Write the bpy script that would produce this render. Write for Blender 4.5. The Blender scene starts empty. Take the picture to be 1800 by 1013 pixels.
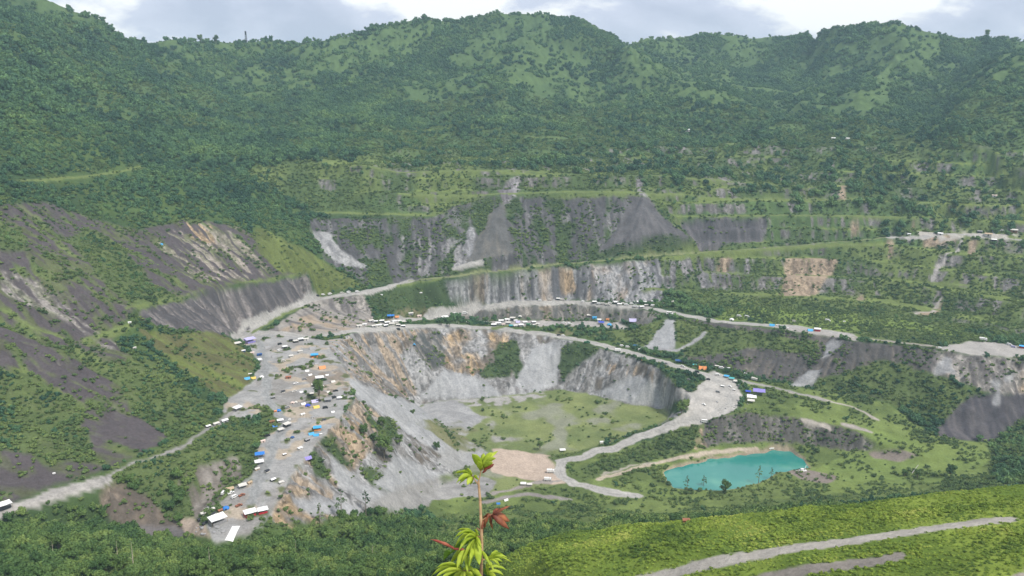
import bpy, bmesh, math, random
import numpy as np
from mathutils import Vector, Matrix
from mathutils.geometry import delaunay_2d_cdt

SC = bpy.context.scene
COL = SC.collection
R = math.radians

# ------------------------------------------------------------------ camera
F = 1400.0; CU, CV = 900.0, 506.5          # focal length and centre on the 1800 px wide photograph
PITCH = R(14.3)
SP, CP = math.sin(PITCH), math.cos(PITCH)
cam_d = bpy.data.cameras.new("camera"); cam = bpy.data.objects.new("camera", cam_d)
COL.objects.link(cam); SC.camera = cam
cam_d.sensor_width = 36.0; cam_d.lens = F / 1800 * 36
cam_d.clip_start = 0.1; cam_d.clip_end = 20000
cam.location = (0, 0, 0); cam.rotation_euler = (math.pi/2 - PITCH, 0, 0)

# ------------------------------------------------------------------ world, sun, exposure
SUN_EL, SUN_AZ = R(56), R(128)             # sun high on the right, behind the viewer
w = bpy.data.worlds.new("World"); SC.world = w; w.use_nodes = True
nt = w.node_tree; nt.nodes.clear()
N = nt.nodes.new; L = nt.links.new
out = N('ShaderNodeOutputWorld'); bg = N('ShaderNodeBackground')
sky = N('ShaderNodeTexSky'); sky.sky_type = 'NISHITA'; sky.sun_disc = False
sky.sun_elevation = SUN_EL; sky.sun_rotation = R(128)
sky.air_density = 1.0; sky.dust_density = 1.5; sky.ozone_density = 1.0
tc = N('ShaderNodeTexCoord'); sep = N('ShaderNodeSeparateXYZ'); L(tc.outputs['Generated'], sep.inputs[0])
# cloud layer: direction projected on a flat cloud deck
zc = N('ShaderNodeMath'); zc.operation = 'MAXIMUM'; zc.inputs[1].default_value = 0.0; L(sep.outputs[2], zc.inputs[0])
za = N('ShaderNodeMath'); za.operation = 'ADD'; za.inputs[1].default_value = 0.42; L(zc.outputs[0], za.inputs[0])
dx = N('ShaderNodeMath'); dx.operation = 'DIVIDE'; L(sep.outputs[0], dx.inputs[0]); L(za.outputs[0], dx.inputs[1])
dy = N('ShaderNodeMath'); dy.operation = 'DIVIDE'; L(sep.outputs[1], dy.inputs[0]); L(za.outputs[0], dy.inputs[1])
cmb = N('ShaderNodeCombineXYZ'); L(dx.outputs[0], cmb.inputs[0]); L(dy.outputs[0], cmb.inputs[1])
n1 = N('ShaderNodeTexNoise'); n1.inputs['Scale'].default_value = 2.1; n1.inputs['Detail'].default_value = 7; n1.inputs['Roughness'].default_value = 0.55
n1.inputs['Distortion'].default_value = 0.15
mp = N('ShaderNodeMapping'); mp.inputs['Location'].default_value = (1.7, 4.2, 0); L(cmb.outputs[0], mp.inputs[0]); L(mp.outputs[0], n1.inputs['Vector'])
cr = N('ShaderNodeValToRGB'); e = cr.color_ramp.elements
e[0].position = 0.38; e[0].color = (0.50, 0.54, 0.69, 1); e[1].position = 0.56; e[1].color = (1.10, 1.09, 1.08, 1)
k = cr.color_ramp.elements.new(0.50); k.color = (0.66, 0.69, 0.84, 1)
L(n1.outputs['Fac'], cr.inputs[0])
sk = N('ShaderNodeMix'); sk.data_type = 'RGBA'; sk.blend_type = 'MULTIPLY'; sk.inputs[0].default_value = 1.0
sk.inputs[7].default_value = (0.10, 0.10, 0.10, 1); L(sky.outputs[0], sk.inputs[6])
mx = N('ShaderNodeMix'); mx.data_type = 'RGBA'; mx.inputs[0].default_value = 0.84
L(sk.outputs[2], mx.inputs[6]); L(cr.outputs[0], mx.inputs[7])
L(mx.outputs[2], bg.inputs[0]); bg.inputs[1].default_value = 1.0
L(bg.outputs[0], out.inputs[0])

sd = bpy.data.lights.new("sun", 'SUN'); sd.energy = 3.5; sd.angle = R(10); sd.color = (1.0, 0.94, 0.83)
sun = bpy.data.objects.new("sun", sd); COL.objects.link(sun)
sv = Vector((math.sin(SUN_AZ)*math.cos(SUN_EL), math.cos(SUN_AZ)*math.cos(SUN_EL), math.sin(SUN_EL)))
sun.rotation_euler = sv.to_track_quat('Z', 'Y').to_euler()
SC.view_settings.view_transform = 'Standard'; SC.view_settings.look = 'None'
SC.view_settings.gamma = 1; SC.view_settings.exposure = 0.24; SC.view_settings.use_curve_mapping = False
try:
    SC.cycles.max_bounces = 4; SC.cycles.diffuse_bounces = 2; SC.cycles.glossy_bounces = 2
    SC.cycles.transmission_bounces = 2; SC.cycles.transparent_max_bounces = 4; SC.cycles.volume_bounces = 0
    SC.cycles.volume_step_rate = 8
except Exception: pass

# ------------------------------------------------------------------ helpers
def tag(o, label=None, cat=None, group=None, kind=None):
    if label: o['label'] = label
    if cat: o['category'] = cat
    if group: o['group'] = group
    if kind: o['kind'] = kind
    return o
def ray(u, v):
    a = (u-CU)/F; b = (v-CV)/F
    return a, CP - b*SP, -SP - b*CP
def pt(u, v, val):                          # val < 0: elevation below the viewer; val > 0: distance ahead
    x, y, z = ray(u, v)
    t = val/z if val < 0 else val
    return (x*t, y*t, z*t)

# value noise on world coordinates
def _h(ix, iy, s):
    n = (ix.astype(np.int64)*374761393 + iy.astype(np.int64)*668265263 + s*1274126177) & 0xffffffff
    n = ((n ^ (n >> 13)) * 1274126177) & 0xffffffff
    n = ((n ^ (n >> 15)) * 2246822519) & 0xffffffff
    return ((n ^ (n >> 16)) & 0xffffff).astype(np.float32) / 16777215.0
def vn(x, y, lam, s=0):
    x = x/lam; y = y/lam
    ix = np.floor(x); iy = np.floor(y); fx = (x-ix).astype(np.float32); fy = (y-iy).astype(np.float32)
    fx = fx*fx*(3-2*fx); fy = fy*fy*(3-2*fy)
    a = _h(ix, iy, s); b = _h(ix+1, iy, s); c = _h(ix, iy+1, s); d = _h(ix+1, iy+1, s)
    return (a*(1-fx)+b*fx)*(1-fy) + (c*(1-fx)+d*fx)*fy
def fbm(x, y, lam, s=0, o=4, g=0.5):
    r = 0; a = 1; t = 0
    for k in range(o):
        c, q = math.cos(0.6*k+.3), math.sin(0.6*k+.3)
        r = r + a*vn(c*x-q*y, q*x+c*y, lam/2**k, s+17*k); t += a; a *= g
    return r/t
def sstep(a, b, x):
    t = np.clip((x-a)/(b-a), 0, 1); return t*t*(3-2*t)
# ------------------------------------------------------------------ terrain: break lines, each (u, v, elevation or distance)
LINES = []
def bl(*p): LINES.append([pt(*q) for q in p])
def bench(width, *p, dz=1.0):               # a terrace: front edge and a back edge `width` metres further in
    a = [Vector(pt(*q)) for q in p]; LINES.append([tuple(q) for q in a])
    b = []
    for q in a:
        d = Vector((q.x*0.5, q.y, 0)).normalized()*width
        b.append((q.x+d.x, q.y+d.y, q.z+dz))
    LINES.append(b)
LO = [(620,588,-258),(700,578,-268),(780,575,-280),(880,580,-288),(950,590,-290),(1030,605,-292),(1120,630,-295),(1160,650,-297),(1190,680,-301),(1215,700,-305),(1205,722,-309),(1170,745,-317),(1100,770,-327),(1030,795,-332),(960,803,-335)]
RIM = [(440,938,-247),(475,900,-247),(500,862,-246),(520,835,-246),(545,800,-246),(575,765,-246),(612,725,-247),(625,700,-248),(612,660,-249),(590,625,-250),(572,600,-252)]
bl(*(RIM+LO))
bl((640,574,-258),(700,569,-267),(780,567,-279),(870,574,-287),(950,583,-289),(1030,596,-291),(1120,614,-293),(1190,632,-295),(1250,648,-298),(1290,670,-301),(1310,700,-305),(1290,720,-309),(1230,745,-316),(1150,765,-325),(1080,790,-331),(1010,815,-334))
# toe of the inner pit slopes, pit floor
bl((460,960,-250),(500,935,-254),(560,918,-262),(620,903,-274),(680,897,-294),(725,888,-310),(800,838,-335),(860,805,-335),(800,765,-335),(735,712,-335),(800,703,-335),(880,697,-335),(950,690,-335),(980,684,-335),(1040,695,-335),(1100,712,-335),(1165,718,-335),(1180,735,-332),(1150,752,-333),(1080,772,-335),(1010,795,-335),(950,800,-335))
bl((900,740,-336),(1080,740,-336)); bl((820,770,-336),(940,770,-336))
# far wall of the pit: rock shelf, upper road
bl((830,563,-287),(870,564,-287),(950,563,-286),(1030,559,-285),(1090,566,-286))
bench(11,(655,572,-262),(690,566,-270),(740,560,-275),(800,550,-274),(850,541,-272),(900,534,-270),(1000,532,-269),(1130,541,-268),(1175,549,-268),(1240,563,-268))
# haul road from the junction up and round the far side
bl((425,594,-251),(460,588,-251),(500,590,-252),(560,592,-254))
bench(14,(445,583,-250),(500,556,-247),(560,528,-243),(640,515,-240),(720,497,-237),(850,482,-232),(1000,465,-226),(1200,449,-219),(1400,434,-212),(1560,420,-200),(1620,418,-196),(1700,413,-190),(1800,412,-187),(2050,420,-180))
bl((1650,396,-190),(1720,398,-188),(1800,396,-184),(2050,396,-178))
# terraces of the far wall
bench(6,(530,375,1060),(650,376,1070),(760,380,1075),(1000,374,1085),(1200,374,1098),(1400,378,1108),(1620,382,1090),(1800,380,1060),(2050,384,1000))
bench(8,(700,341,1098),(850,343,1105),(1000,338,1112),(1200,340,1125),(1400,348,1130),(1600,347,1115),(1800,346,1090))
bench(14,(500,272,1160),(700,300,1135),(900,296,1150),(1130,308,1160),(1300,315,1165),(1500,320,1165),(1700,318,1150),(1800,315,1130),(2100,300,1020))
bench(5,(1230,476,-237),(1400,478,-236),(1500,484,-236),(1600,488,-234),(1750,500,-230))
bench(5,(1130,508,-252),(1250,512,-253),(1400,521,-254),(1560,527,-254),(1650,540,-252),(1800,560,-248))
bl((830,531,-267),(900,527,-266),(1000,524,-266),(1130,530,-265),(1240,545,-265),(1300,536,-263),(1400,541,-262),(1550,553,-261),(1650,568,-261),(1750,586,-260),(1800,592,-260),(2100,640,-256))
bl((660,560,-262),(700,545,-258),(760,530,-256),(800,527,-260)); 
# right: edge of the green flat, dark slope below it
bl((1240,563,-268),(1320,574,-266),(1400,582,-264),(1460,592,-263),(1500,601,-262),(1560,606,-262),(1640,612,-262),(1700,622,-262),(1800,630,-262),(2100,690,-258))
bl((1320,567,-265),(1420,572,-264),(1500,590,-262)); bl((1640,600,-262),(1800,610,-261))
bl((1130,618,-294),(1200,634,-295),(1260,646,-298),(1330,660,-299),(1400,676,-301),(1480,692,-302),(1560,706,-304),(1620,735,-312),(1645,762,-318),(1700,777,-321),(1760,777,-322),(1820,772,-320),(2100,800,-300))
bl((1240,738,-314),(1300,722,-306),(1400,731,-307),(1480,747,-311),(1560,782,-319),(1600,800,-322))
bl((1400,700,-303),(1500,722,-306),(1560,745,-311))
bl((1210,795,-327),(1290,779,-328),(1400,781,-328),(1500,792,-328),(1560,806,-328),(1610,815,-326))
bl((1000,818,-333),(1100,815,-331),(1180,800,-330)); bl((1020,845,-332),(1100,850,-333),(1160,846,-334))
bl((1175,828,-333.4),(1240,812,-333.4),(1300,803,-333.4),(1350,793,-333.4),(1390,795,-333.4),(1424,815,-333.4),(1395,822,-333.4),(1350,842,-333.4),(1300,858,-333.4),(1190,858,-333.4),(1175,840,-333.4),(1175,828,-333.4))
bl((900,870,-332),(1000,872,-333),(1100,878,-333),(1300,876,-332),(1450,850,-331),(1560,845,-329),(1650,830,-325),(1740,815,-318),(1800,800,-300),(2100,860,-250))
bl((640,928,-288),(700,914,-306),(800,906,-328),(900,903,-331),(1000,900,-331),(1200,900,-328),(1400,882,-326),(1600,852,-322),(1740,835,-312),(1800,838,-300))
# near hillside rising towards the viewer (left and centre)
bl((-300,1013,300),(0,1013,330),(200,1013,335),(400,1013,345),(600,1013,370),(760,1013,385),(880,1013,372))
bl((560,965,480),(700,960,500),(800,955,500),(900,945,480))
bl((-300,985,370),(0,928,-239.5),(60,922,-245),(150,925,-256),(250,942,-261),(330,930,-257),(380,872,-254.5),(425,828,-250))
bl((330,965,-254),(400,985,-254),(450,978,-257))
# right hand near hill: crest and its slope, road across it
CREST = [(870,985,330),(920,955,318),(1000,937,300),(1100,925,288),(1200,915,280),(1300,905,274),(1400,893,268),(1500,884,262),(1600,871,257),(1700,859,252),(1760,852,250),(1850,846,246),(2100,830,235)]
bl(*CREST)
bl((880,1013,300),(960,985,282),(1060,962,268),(1160,950,258),(1300,938,250),(1450,922,244),(1600,903,238),(1750,885,234),(2000,865,225))
bl((1010,1040,252),(1120,1012,244),(1300,975,231),(1400,960,226),(1500,944,223),(1600,930,220),(1700,917,218),(1780,907,217),(2000,880,210))
bl((1040,1058,244),(1150,1026,236),(1320,990,224),(1420,972,219),(1520,955,216),(1620,938,214),(1700,926,213),(1790,914,212),(2000,890,206))
bl((1300,1060,205),(1500,1013,200),(1700,985,192),(1900,960,188))
bl((1250,1150,170),(1500,1150,160),(1800,1120,150),(2100,1080,150))
def behind(line, dist, drop):
    o = []
    for q in line:
        x, y, z = pt(*q); h = math.hypot(x, y); o.append((x*(h+dist)/h, y*(h+dist)/h, z-drop))
    LINES.append(o)
behind(CREST, 45, 42)
# ledge, its left edge and the gully side
bl((372,955,-248),(405,952,-248),(440,938,-247))
bl((372,955,-248),(352,925,-248),(385,888,-248),(402,860,-248),(432,842,-247),(450,815,-247),(458,790,-247),(478,760,-247),(470,738,-247))
bl((200,838,-240),(300,806,-241),(400,768,-243),(470,738,-247))
bl((0,906,-236),(60,891,-237),(130,866,-238),(185,847,-239),(200,838,-240))
bl((410,588,-251),(437,612,-250),(457,645,-249),(442,672,-248),(402,700,-247),(385,725,-246),(345,750,-245),(290,780,-243),(240,802,-241),(180,828,-238),(110,850,-236),(40,876,-235),(0,889,-234),(-150,940,-230),(-300,980,-226))
# left mountain wall
bench(5,(220,547,683),(250,541,-190),(300,526,-196),(400,504,-206),(480,489,-213),(548,480,-219))
bl((548,480,-219),(600,497,-228),(640,510,-238))
bl((240,575,690),(330,640,660),(400,700,-245))
bench(7,(40,318,790),(170,303,900),(300,290,1030),(430,277,1130),(500,272,1158))
bl((-300,300,600),(-300,600,505),(-300,900,420)); bl((0,420,668),(0,560,602),(0,700,540),(0,800,492))
bl((100,330,830),(200,420,815),(290,480,790)); bl((400,330,1040),(460,400,970),(545,465,930))
bl((-300,60,860),(0,150,970),(150,200,1080),(300,230,1180),(420,240,1240))
RIDGE1 = [(-300,-150,1100),(-60,-30,1330),(0,-12,1400),(60,-2,1440),(100,12,1460),(140,27,1480),(190,40,1510),(215,58,1530),(238,78,1550)]
RIDGE2 = [(238,78,1750),(300,74,1800),(370,76,1830),(430,74,1850),(500,78,1880),(560,76,1900),(620,55,1920),(660,46,1930),(720,42,1950),(800,38,1980),(840,30,2000),(880,22,2000),(950,18,2000),(1030,30,2010),(1070,48,2030),(1110,73,2080),(1150,68,2150),(1200,62,2180),(1245,60,2200),(1310,70,2220),(1395,74,2200),(1430,55,2060),(1470,46,1990),(1520,42,1950),(1580,45,1910),(1640,57,1870),(1700,66,1850),(1780,70,1850),(1900,78,1800),(2200,60,1700)]
bl(*RIDGE1); bl(*RIDGE2)
bl((238,80,1550),(330,150,1480),(400,215,1360)); bl((120,60,1400),(200,140,1290),(260,200,1190)); bl((330,110,1720),(420,170,1600),(520,235,1380))
for ln in (RIDGE1, RIDGE2): behind(ln, 170, 110); 
bl((450,248,1280),(560,243,1350),(700,241,1400),(900,240,1430),(1100,236,1450),(1250,233,1450),(1400,238,1400),(1550,244,1310),(1680,250,1215),(1800,256,1120),(2150,262,950))
# spurs and valleys of the mountains
bl((1600,58,1880),(1545,130,1690),(1500,190,1540),(1440,233,1415)); bl((1800,98,1500),(1720,152,1400),(1650,216,1275)); bl((1690,110,1800),(1668,170,1600),(1640,225,1345))
bl((1430,95,2120),(1400,160,1890),(1375,215,1560)); bl((1030,38,2000),(1150,125,1790),(1270,170,1640),(1320,222,1480)); bl((1300,100,2130),(1345,150,1930),(1362,200,1620))
bl((925,60,1950),(915,110,1790),(880,180,1600),(860,225,1480)); bl((1090,100,1980),(1040,160,1800),(1020,215,1550)); bl((720,60,1900),(660,130,1700),(640,200,1500)); bl((820,70,1960),(780,140,1800),(760,210,1560))
bl((600,80,1880),(560,140,1690),(520,210,1430)); bl((470,110,1820),(490,170,1640),(500,220,1420)); bl((1200,100,2120),(1210,150,1900)); bl((1560,110,1780),(1590,160,1640),(1600,215,1420))
# out of sight: beyond the ridges, to the sides and under the viewer
for r_, z_ in ((2700,-60),(3600,-120),(9000,-150)):
    LINES.append([(r_*math.sin(R(a)), r_*math.cos(R(a)), z_) for a in range(-64, 65, 4)])
LINES.append([(-900,400,60),(-1300,700,120),(-1700,1200,150)]); LINES.append([(900,700,-120),(1300,1000,-20),(1900,1400,100)]); LINES.append([(560,200,-110),(700,420,-150),(800,560,-170)])
LINES.append([(-330,120,-150),(-420,250,-110),(-560,380,-40)])
for r_, z_ in ((1.2,-1.75),(2.6,-2.2),(4,-3.4),(10,-8.4),(30,-25),(70,-62),(120,-97)):
    LINES.append([(r_*math.sin(R(a)), r_*math.cos(R(a)), z_) for a in range(-66, 67, 6)])
LINES.append([(250*math.sin(R(a)), 250*math.cos(R(a)), -188) for a in range(-60, 6, 6)])

P2, PZ, EDG = [], [], []
for ln in LINES:
    prev = None
    for i in range(len(ln)):
        a = ln[i]; seg = [a]
        if i+1 < len(ln):
            b = ln[i+1]; d = math.hypot(b[0]-a[0], b[1]-a[1]); n = max(1, int(d/25) if d < 500 else 8)
            seg = [tuple(a[k]+(b[k]-a[k])*s/n for k in range(3)) for s in range(n)]
        for q in seg:
            P2.append(Vector((q[0], q[1]))); PZ.append(q[2])
            if prev is not None: EDG.append((prev, len(P2)-1))
            prev = len(P2)-1
vo, eo, fo, vorig, eorig, _ = delaunay_2d_cdt(P2, EDG, [], 0, 1e-4)
zo = []; unk = []
for i, og in enumerate(vorig):
    if og: zo.append(sum(PZ[j] for j in og)/len(og))
    else: zo.append(None); unk.append(i)
if unk:                                       # crossings: take the height from the line that carries them
    for i in unk:
        best = None
        for ei, (a, b) in enumerate(eo):
            if i in (a, b) and eorig[ei]:
                o_ = EDG[eorig[ei][0]] if eorig[ei][0] < len(EDG) else None
                if o_:
                    A, B = P2[o_[0]], P2[o_[1]]; d = (B-A).length or 1
                    s = (vo[i]-A).length/d; best = PZ[o_[0]]*(1-s)+PZ[o_[1]]*s; break
        zo[i] = best if best is not None else -200
VO = np.array([(p.x, p.y) for p in vo]); ZO = np.array(zo)

# grid round the viewer: fine inside the view, coarse outside
AZ = np.concatenate([np.radians(np.linspace(-60, -36, 60, endpoint=False)), np.radians(np.linspace(-36, 36, 860, endpoint=False)), np.radians(np.linspace(36, 60, 60))])
RR = np.concatenate([np.geomspace(1.5, 160, 60, endpoint=False), np.geomspace(160, 560, 240, endpoint=False), np.geomspace(560, 1180, 420, endpoint=False), np.geomspace(1180, 2450, 260, endpoint=False), np.geomspace(2450, 8000, 24)])
NA, NR = len(AZ), len(RR)
SA, CA = np.sin(AZ)[:, None], np.cos(AZ)[:, None]
X = SA*RR[None, :]; Y = CA*RR[None, :]
Z = np.full((NA, NR), np.nan)
for f in fo:
    if len(f) != 3: continue
    p = VO[list(f)]; z3 = ZO[list(f)]
    r3 = np.hypot(p[:, 0], p[:, 1]); a3 = np.arctan2(p[:, 0], p[:, 1])
    i0 = max(0, np.searchsorted(AZ, a3.min())-1); i1 = min(NA, np.searchsorted(AZ, a3.max())+1)
    # the nearest point of the triangle may be nearer than its corners
    dmin = r3.min()
    for a, b in ((0,1),(1,2),(2,0)):
        ab = p[b]-p[a]; t = np.clip(-(p[a]@ab)/max(ab@ab, 1e-9), 0, 1); dmin = min(dmin, np.hypot(*(p[a]+t*ab)))
    j0 = max(0, np.searchsorted(RR, dmin)-1); j1 = min(NR, np.searchsorted(RR, r3.max())+1)
    if i1 <= i0 or j1 <= j0: continue
    xx = X[i0:i1, j0:j1]; yy = Y[i0:i1, j0:j1]
    det = (p[1,1]-p[2,1])*(p[0,0]-p[2,0]) + (p[2,0]-p[1,0])*(p[0,1]-p[2,1])
    if abs(det) < 1e-9: continue
    l0 = ((p[1,1]-p[2,1])*(xx-p[2,0]) + (p[2,0]-p[1,0])*(yy-p[2,1]))/det
    l1 = ((p[2,1]-p[0,1])*(xx-p[2,0]) + (p[0,0]-p[2,0])*(yy-p[2,1]))/det
    l2 = 1-l0-l1; m = (l0 >= -1e-6) & (l1 >= -1e-6) & (l2 >= -1e-6)
    zz = l0*z3[0]+l1*z3[1]+l2*z3[2]
    Z[i0:i1, j0:j1][m] = zz[m]
bad = np.isnan(Z)
print('nan cells', bad.sum(), 'tri', len(fo), 'crossings', len(unk))
for i in range(NA):
    b = bad[i]
    if b.any() and not b.all(): Z[i, b] = np.interp(RR[b], RR[~b], Z[i, ~b])
Z = np.nan_to_num(Z, nan=-150.0)
def blur(A, n=1, ax=(0, 1)):
    for _ in range(n):
        for a in ax:
            B = A.copy()
            if a == 0: B[1:-1] = (A[:-2]+2*A[1:-1]+A[2:])/4
            else: B[:, 1:-1] = (A[:, :-2]+2*A[:, 1:-1]+A[:, 2:])/4
            A = B
    return A
Z = blur(Z, 3)
Zs = Z.copy()
# ragged edges: shift the whole lay of the land by a small wandering offset
WA = np.interp(H0 := np.hypot(X, Y), [0, 180, 360, 560, 1100, 1400], [0, 0.8, 1.6, 5.0, 6.0, 10.0])
def wander(x, y, a):
    return (x+a*(1.4*(fbm(x, y, 26, 201, 2)-.5)+0.9*(fbm(x, y, 8, 203, 2)-.5)), y+a*(1.4*(fbm(x, y, 26, 207, 2)-.5)+0.9*(fbm(x, y, 8, 209, 2)-.5)))
XW, YW = wander(X, Y, WA)
fi_ = np.clip(np.interp(np.arctan2(XW, YW), AZ, np.arange(NA)), 0, NA-1.01); fj_ = np.clip(np.interp(np.hypot(XW, YW), RR, np.arange(NR)), 0, NR-1.01)
i_ = fi_.astype(int); j_ = fj_.astype(int); s_ = fi_-i_; t_ = fj_-j_
ZW = (Z[i_,j_]*(1-s_)+Z[i_+1,j_]*s_)*(1-t_)+(Z[i_,j_+1]*(1-s_)+Z[i_+1,j_+1]*s_)*t_
def at0(u, v, ZZ=None):                       # first hit of a viewing ray on the smooth terrain -> world x, y, z
    ZZ = Zs if ZZ is None else ZZ
    x, y, z = ray(u, v); h = math.hypot(x, y); a = math.atan2(x, y); k = z/h
    fi = np.interp(a, AZ, np.arange(NA)); i = int(fi); s = fi-i; i2 = min(i+1, NA-1)
    col = ZZ[i]*(1-s)+ZZ[i2]*s
    E = col/RR; idx = np.nonzero((E[30:] >= k))[0]
    j = (idx[0]+30) if len(idx) else NR-30
    e0, e1 = E[j-1], E[j]; t = 0 if e1 == e0 else np.clip((k-e0)/(e1-e0), 0, 1)
    r = RR[j-1]+(RR[j]-RR[j-1])*t
    return r*math.sin(a), r*math.cos(a), col[j-1]+(col[j]-col[j-1])*t
def inpoly(poly, x=None, y=None):
    x = XW if x is None else x; y = YW if y is None else y
    m = np.zeros(x.shape, bool); n = len(poly)
    for i in range(n):
        x1, y1 = poly[i]; x2, y2 = poly[(i+1) % n]
        if y1 == y2: continue
        m ^= ((y1 > y) != (y2 > y)) & (x < (x2-x1)*(y-y1)/(y2-y1)+x1)
    return m
def wpoly(uv, closed=True):
    o = []
    n = len(uv)
    for i in range(n if closed else n-1):
        a = uv[i]; b = uv[(i+1) % n]; k = max(1, int(math.hypot(b[0]-a[0], b[1]-a[1])/12))
        for s in range(k):
            q = at0(a[0]+(b[0]-a[0])*s/k, a[1]+(b[1]-a[1])*s/k); o.append((q[0], q[1]))
    if not closed: q = at0(*uv[-1]); o.append((q[0], q[1]))
    return o
def linedist(uv):                             # distance of every grid point to a ground line
    w_ = wpoly(uv, False); D = np.full(X.shape, 1e9, np.float32)
    xs = [q[0] for q in w_]; ys = [q[1] for q in w_]
    XR, YR = XW, YW
    m = (XR > min(xs)-40) & (XR < max(xs)+40) & (YR > min(ys)-40) & (YR < max(ys)+40)
    xm, ym = XR[m], YR[m]; d = np.full(xm.shape, 1e9)
    for (x1, y1), (x2, y2) in zip(w_[:-1], w_[1:]):
        vx, vy = x2-x1, y2-y1; l2 = vx*vx+vy*vy
        if l2 < 1e-9 or l2 > 160**2: continue
        t = np.clip(((xm-x1)*vx+(ym-y1)*vy)/l2, 0, 1); d = np.minimum(d, np.hypot(xm-x1-t*vx, ym-y1-t*vy))
    D[m] = d; return D
# ------------------------------------------------------------------ relief: hills, gullies running down the slopes
H = np.hypot(X, Y); Z = ZW.copy()
DR = np.gradient(RR)[None, :]; DA = np.gradient(AZ)[:, None]
ZB = blur(Z, 6)
def grads(A): return np.gradient(A, axis=1)/DR, np.gradient(A, axis=0)/(DA*RR[None, :])
gr, ga = grads(ZB); SL = np.hypot(gr, ga)
far = sstep(1150, 1500, H)*(1-0.5*sstep(2300, 3000, H))
rid = 1-np.abs(2*fbm(X, Y, 210, 5, 3)-1)
Z = Z + far*(38*(rid-0.74)+20*(fbm(X, Y, 90, 9, 3)-0.5))
lw = sstep(-330, -420, X)*sstep(420, 600, H)*(1-far)
Z = Z + lw*10*(fbm(X, Y, 80, 31, 3)-0.5)
Z = Z + sstep(120, 200, H)*(1-far)*2.2*(fbm(X, Y, 28, 12, 3)-0.5)*sstep(0.1, 0.5, SL)
Z = Z + sstep(150, 200, H)*(1-far)*0.5*(fbm(X, Y, 9, 14, 3)-0.5)
# terraces cut in steps across the far and right-hand walls
TERR = blur(inpoly(wpoly([(560,285),(760,262),(1130,262),(1500,262),(1800,270),(1950,280),(1950,600),(1800,585),(1650,560),(1560,535),(1400,525),(1250,520),(1175,505),(1130,470),(1215,440),(1190,380),(1130,335),(900,330),(760,370),(640,360),(560,330)])).astype(np.float32), 6)
CONES = [(1130,350,0.61), (878,368,0.62), (826,402,0.66)]
for u_, v_, k_ in CONES:
    ax_, ay_, az_ = at0(u_, v_); d_ = np.hypot(XW-ax_, YW-ay_); cz_ = az_+2.5-k_*d_*(1+0.10*(fbm(X, Y, 30, 501, 2)-.5)); m_ = blur(inpoly(wpoly([(545,384),(640,300),(800,290),(1130,290),(1230,380),(1225,443),(1000,461),(850,477),(720,492),(640,498)])).astype(np.float32), 4)*(d_ < 210)
    up_ = m_*np.maximum(cz_-Z, 0); Z = Z+up_; TERR = TERR*(1-np.clip(up_/1.5, 0, 1))
TERR = blur(TERR, 1)
SH = 16.0; zt = (Z+2.5*(fbm(X, Y, 60, 91, 2)-.5))/SH; fl = np.floor(zt); fr = zt-fl
ST = np.clip((fr-0.42)/0.58, 0, 1); dz = (fl+ST-zt)*SH
roadkeep = 1-sstep(9, 4, np.minimum(linedist([(640,512),(720,494),(850,479),(1000,463),(1200,447),(1400,432),(1560,418)]), linedist([(1560,418),(1620,412),(1800,412)])))
Z = Z+0.95*TERR*roadkeep*dz; TREAD = TERR*sstep(0.02, 0.10, fr)*sstep(0.46, 0.36, fr)*roadkeep; RISER = TERR*sstep(0.45, 0.6, fr)
# line integral of noise along the fall line
def lic(src, step, K):
    nrm = np.maximum(SL, 1e-4); ur, ua = (-gr/nrm).astype(np.float32), (-ga/nrm).astype(np.float32)
    I0, J0 = np.meshgrid(np.arange(NA, dtype=np.float32), np.arange(NR, dtype=np.float32), indexing='ij')
    cj = (step/DR).astype(np.float32)*np.ones((NA, 1), np.float32); ci = (step/(DA*RR[None, :])).astype(np.float32)
    acc = src.copy(); wsum = 1.0
    for sgn in (1, -1):
        I, J = I0.copy(), J0.copy()
        for k in range(K):
            ii = np.clip(I, 0, NA-2).astype(np.int32); jj = np.clip(J, 0, NR-2).astype(np.int32)
            a, b = ur[ii, jj], ua[ii, jj]
            I = np.clip(I+sgn*b*ci[ii, jj], 0, NA-2.01); J = np.clip(J+sgn*a*cj[ii, jj], 0, NR-2.01)
            ii = I.astype(np.int32); jj = J.astype(np.int32); fi = I-ii; fj = J-jj
            s = (src[ii, jj]*(1-fi)+src[ii+1, jj]*fi)*(1-fj)+(src[ii, jj+1]*(1-fi)+src[ii+1, jj+1]*fi)*fj
            wt = 1-k/K; acc = acc+wt*s; wsum += wt
    acc = acc/wsum; m = acc.mean(); sdv = acc.std()
    return np.clip(0.5+(acc-m)/sdv*0.22, 0, 1).astype(np.float32)
ZB = blur(Z, 8); gr, ga = grads(ZB); SL = np.hypot(gr, ga)
s1 = vn(X, Y, 3.2, 77).astype(np.float32); s2 = (vn(X, Y, 9, 78)*0.7+0.3*vn(X, Y, 4, 79)).astype(np.float32)
LC = lic(s1, 2.0, 9); LW = lic(s2, 3.5, 12)
LMX = 0.40*LC+0.36*LW+0.24*fbm(X, Y, 8, 301, 4, 0.65)

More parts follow.
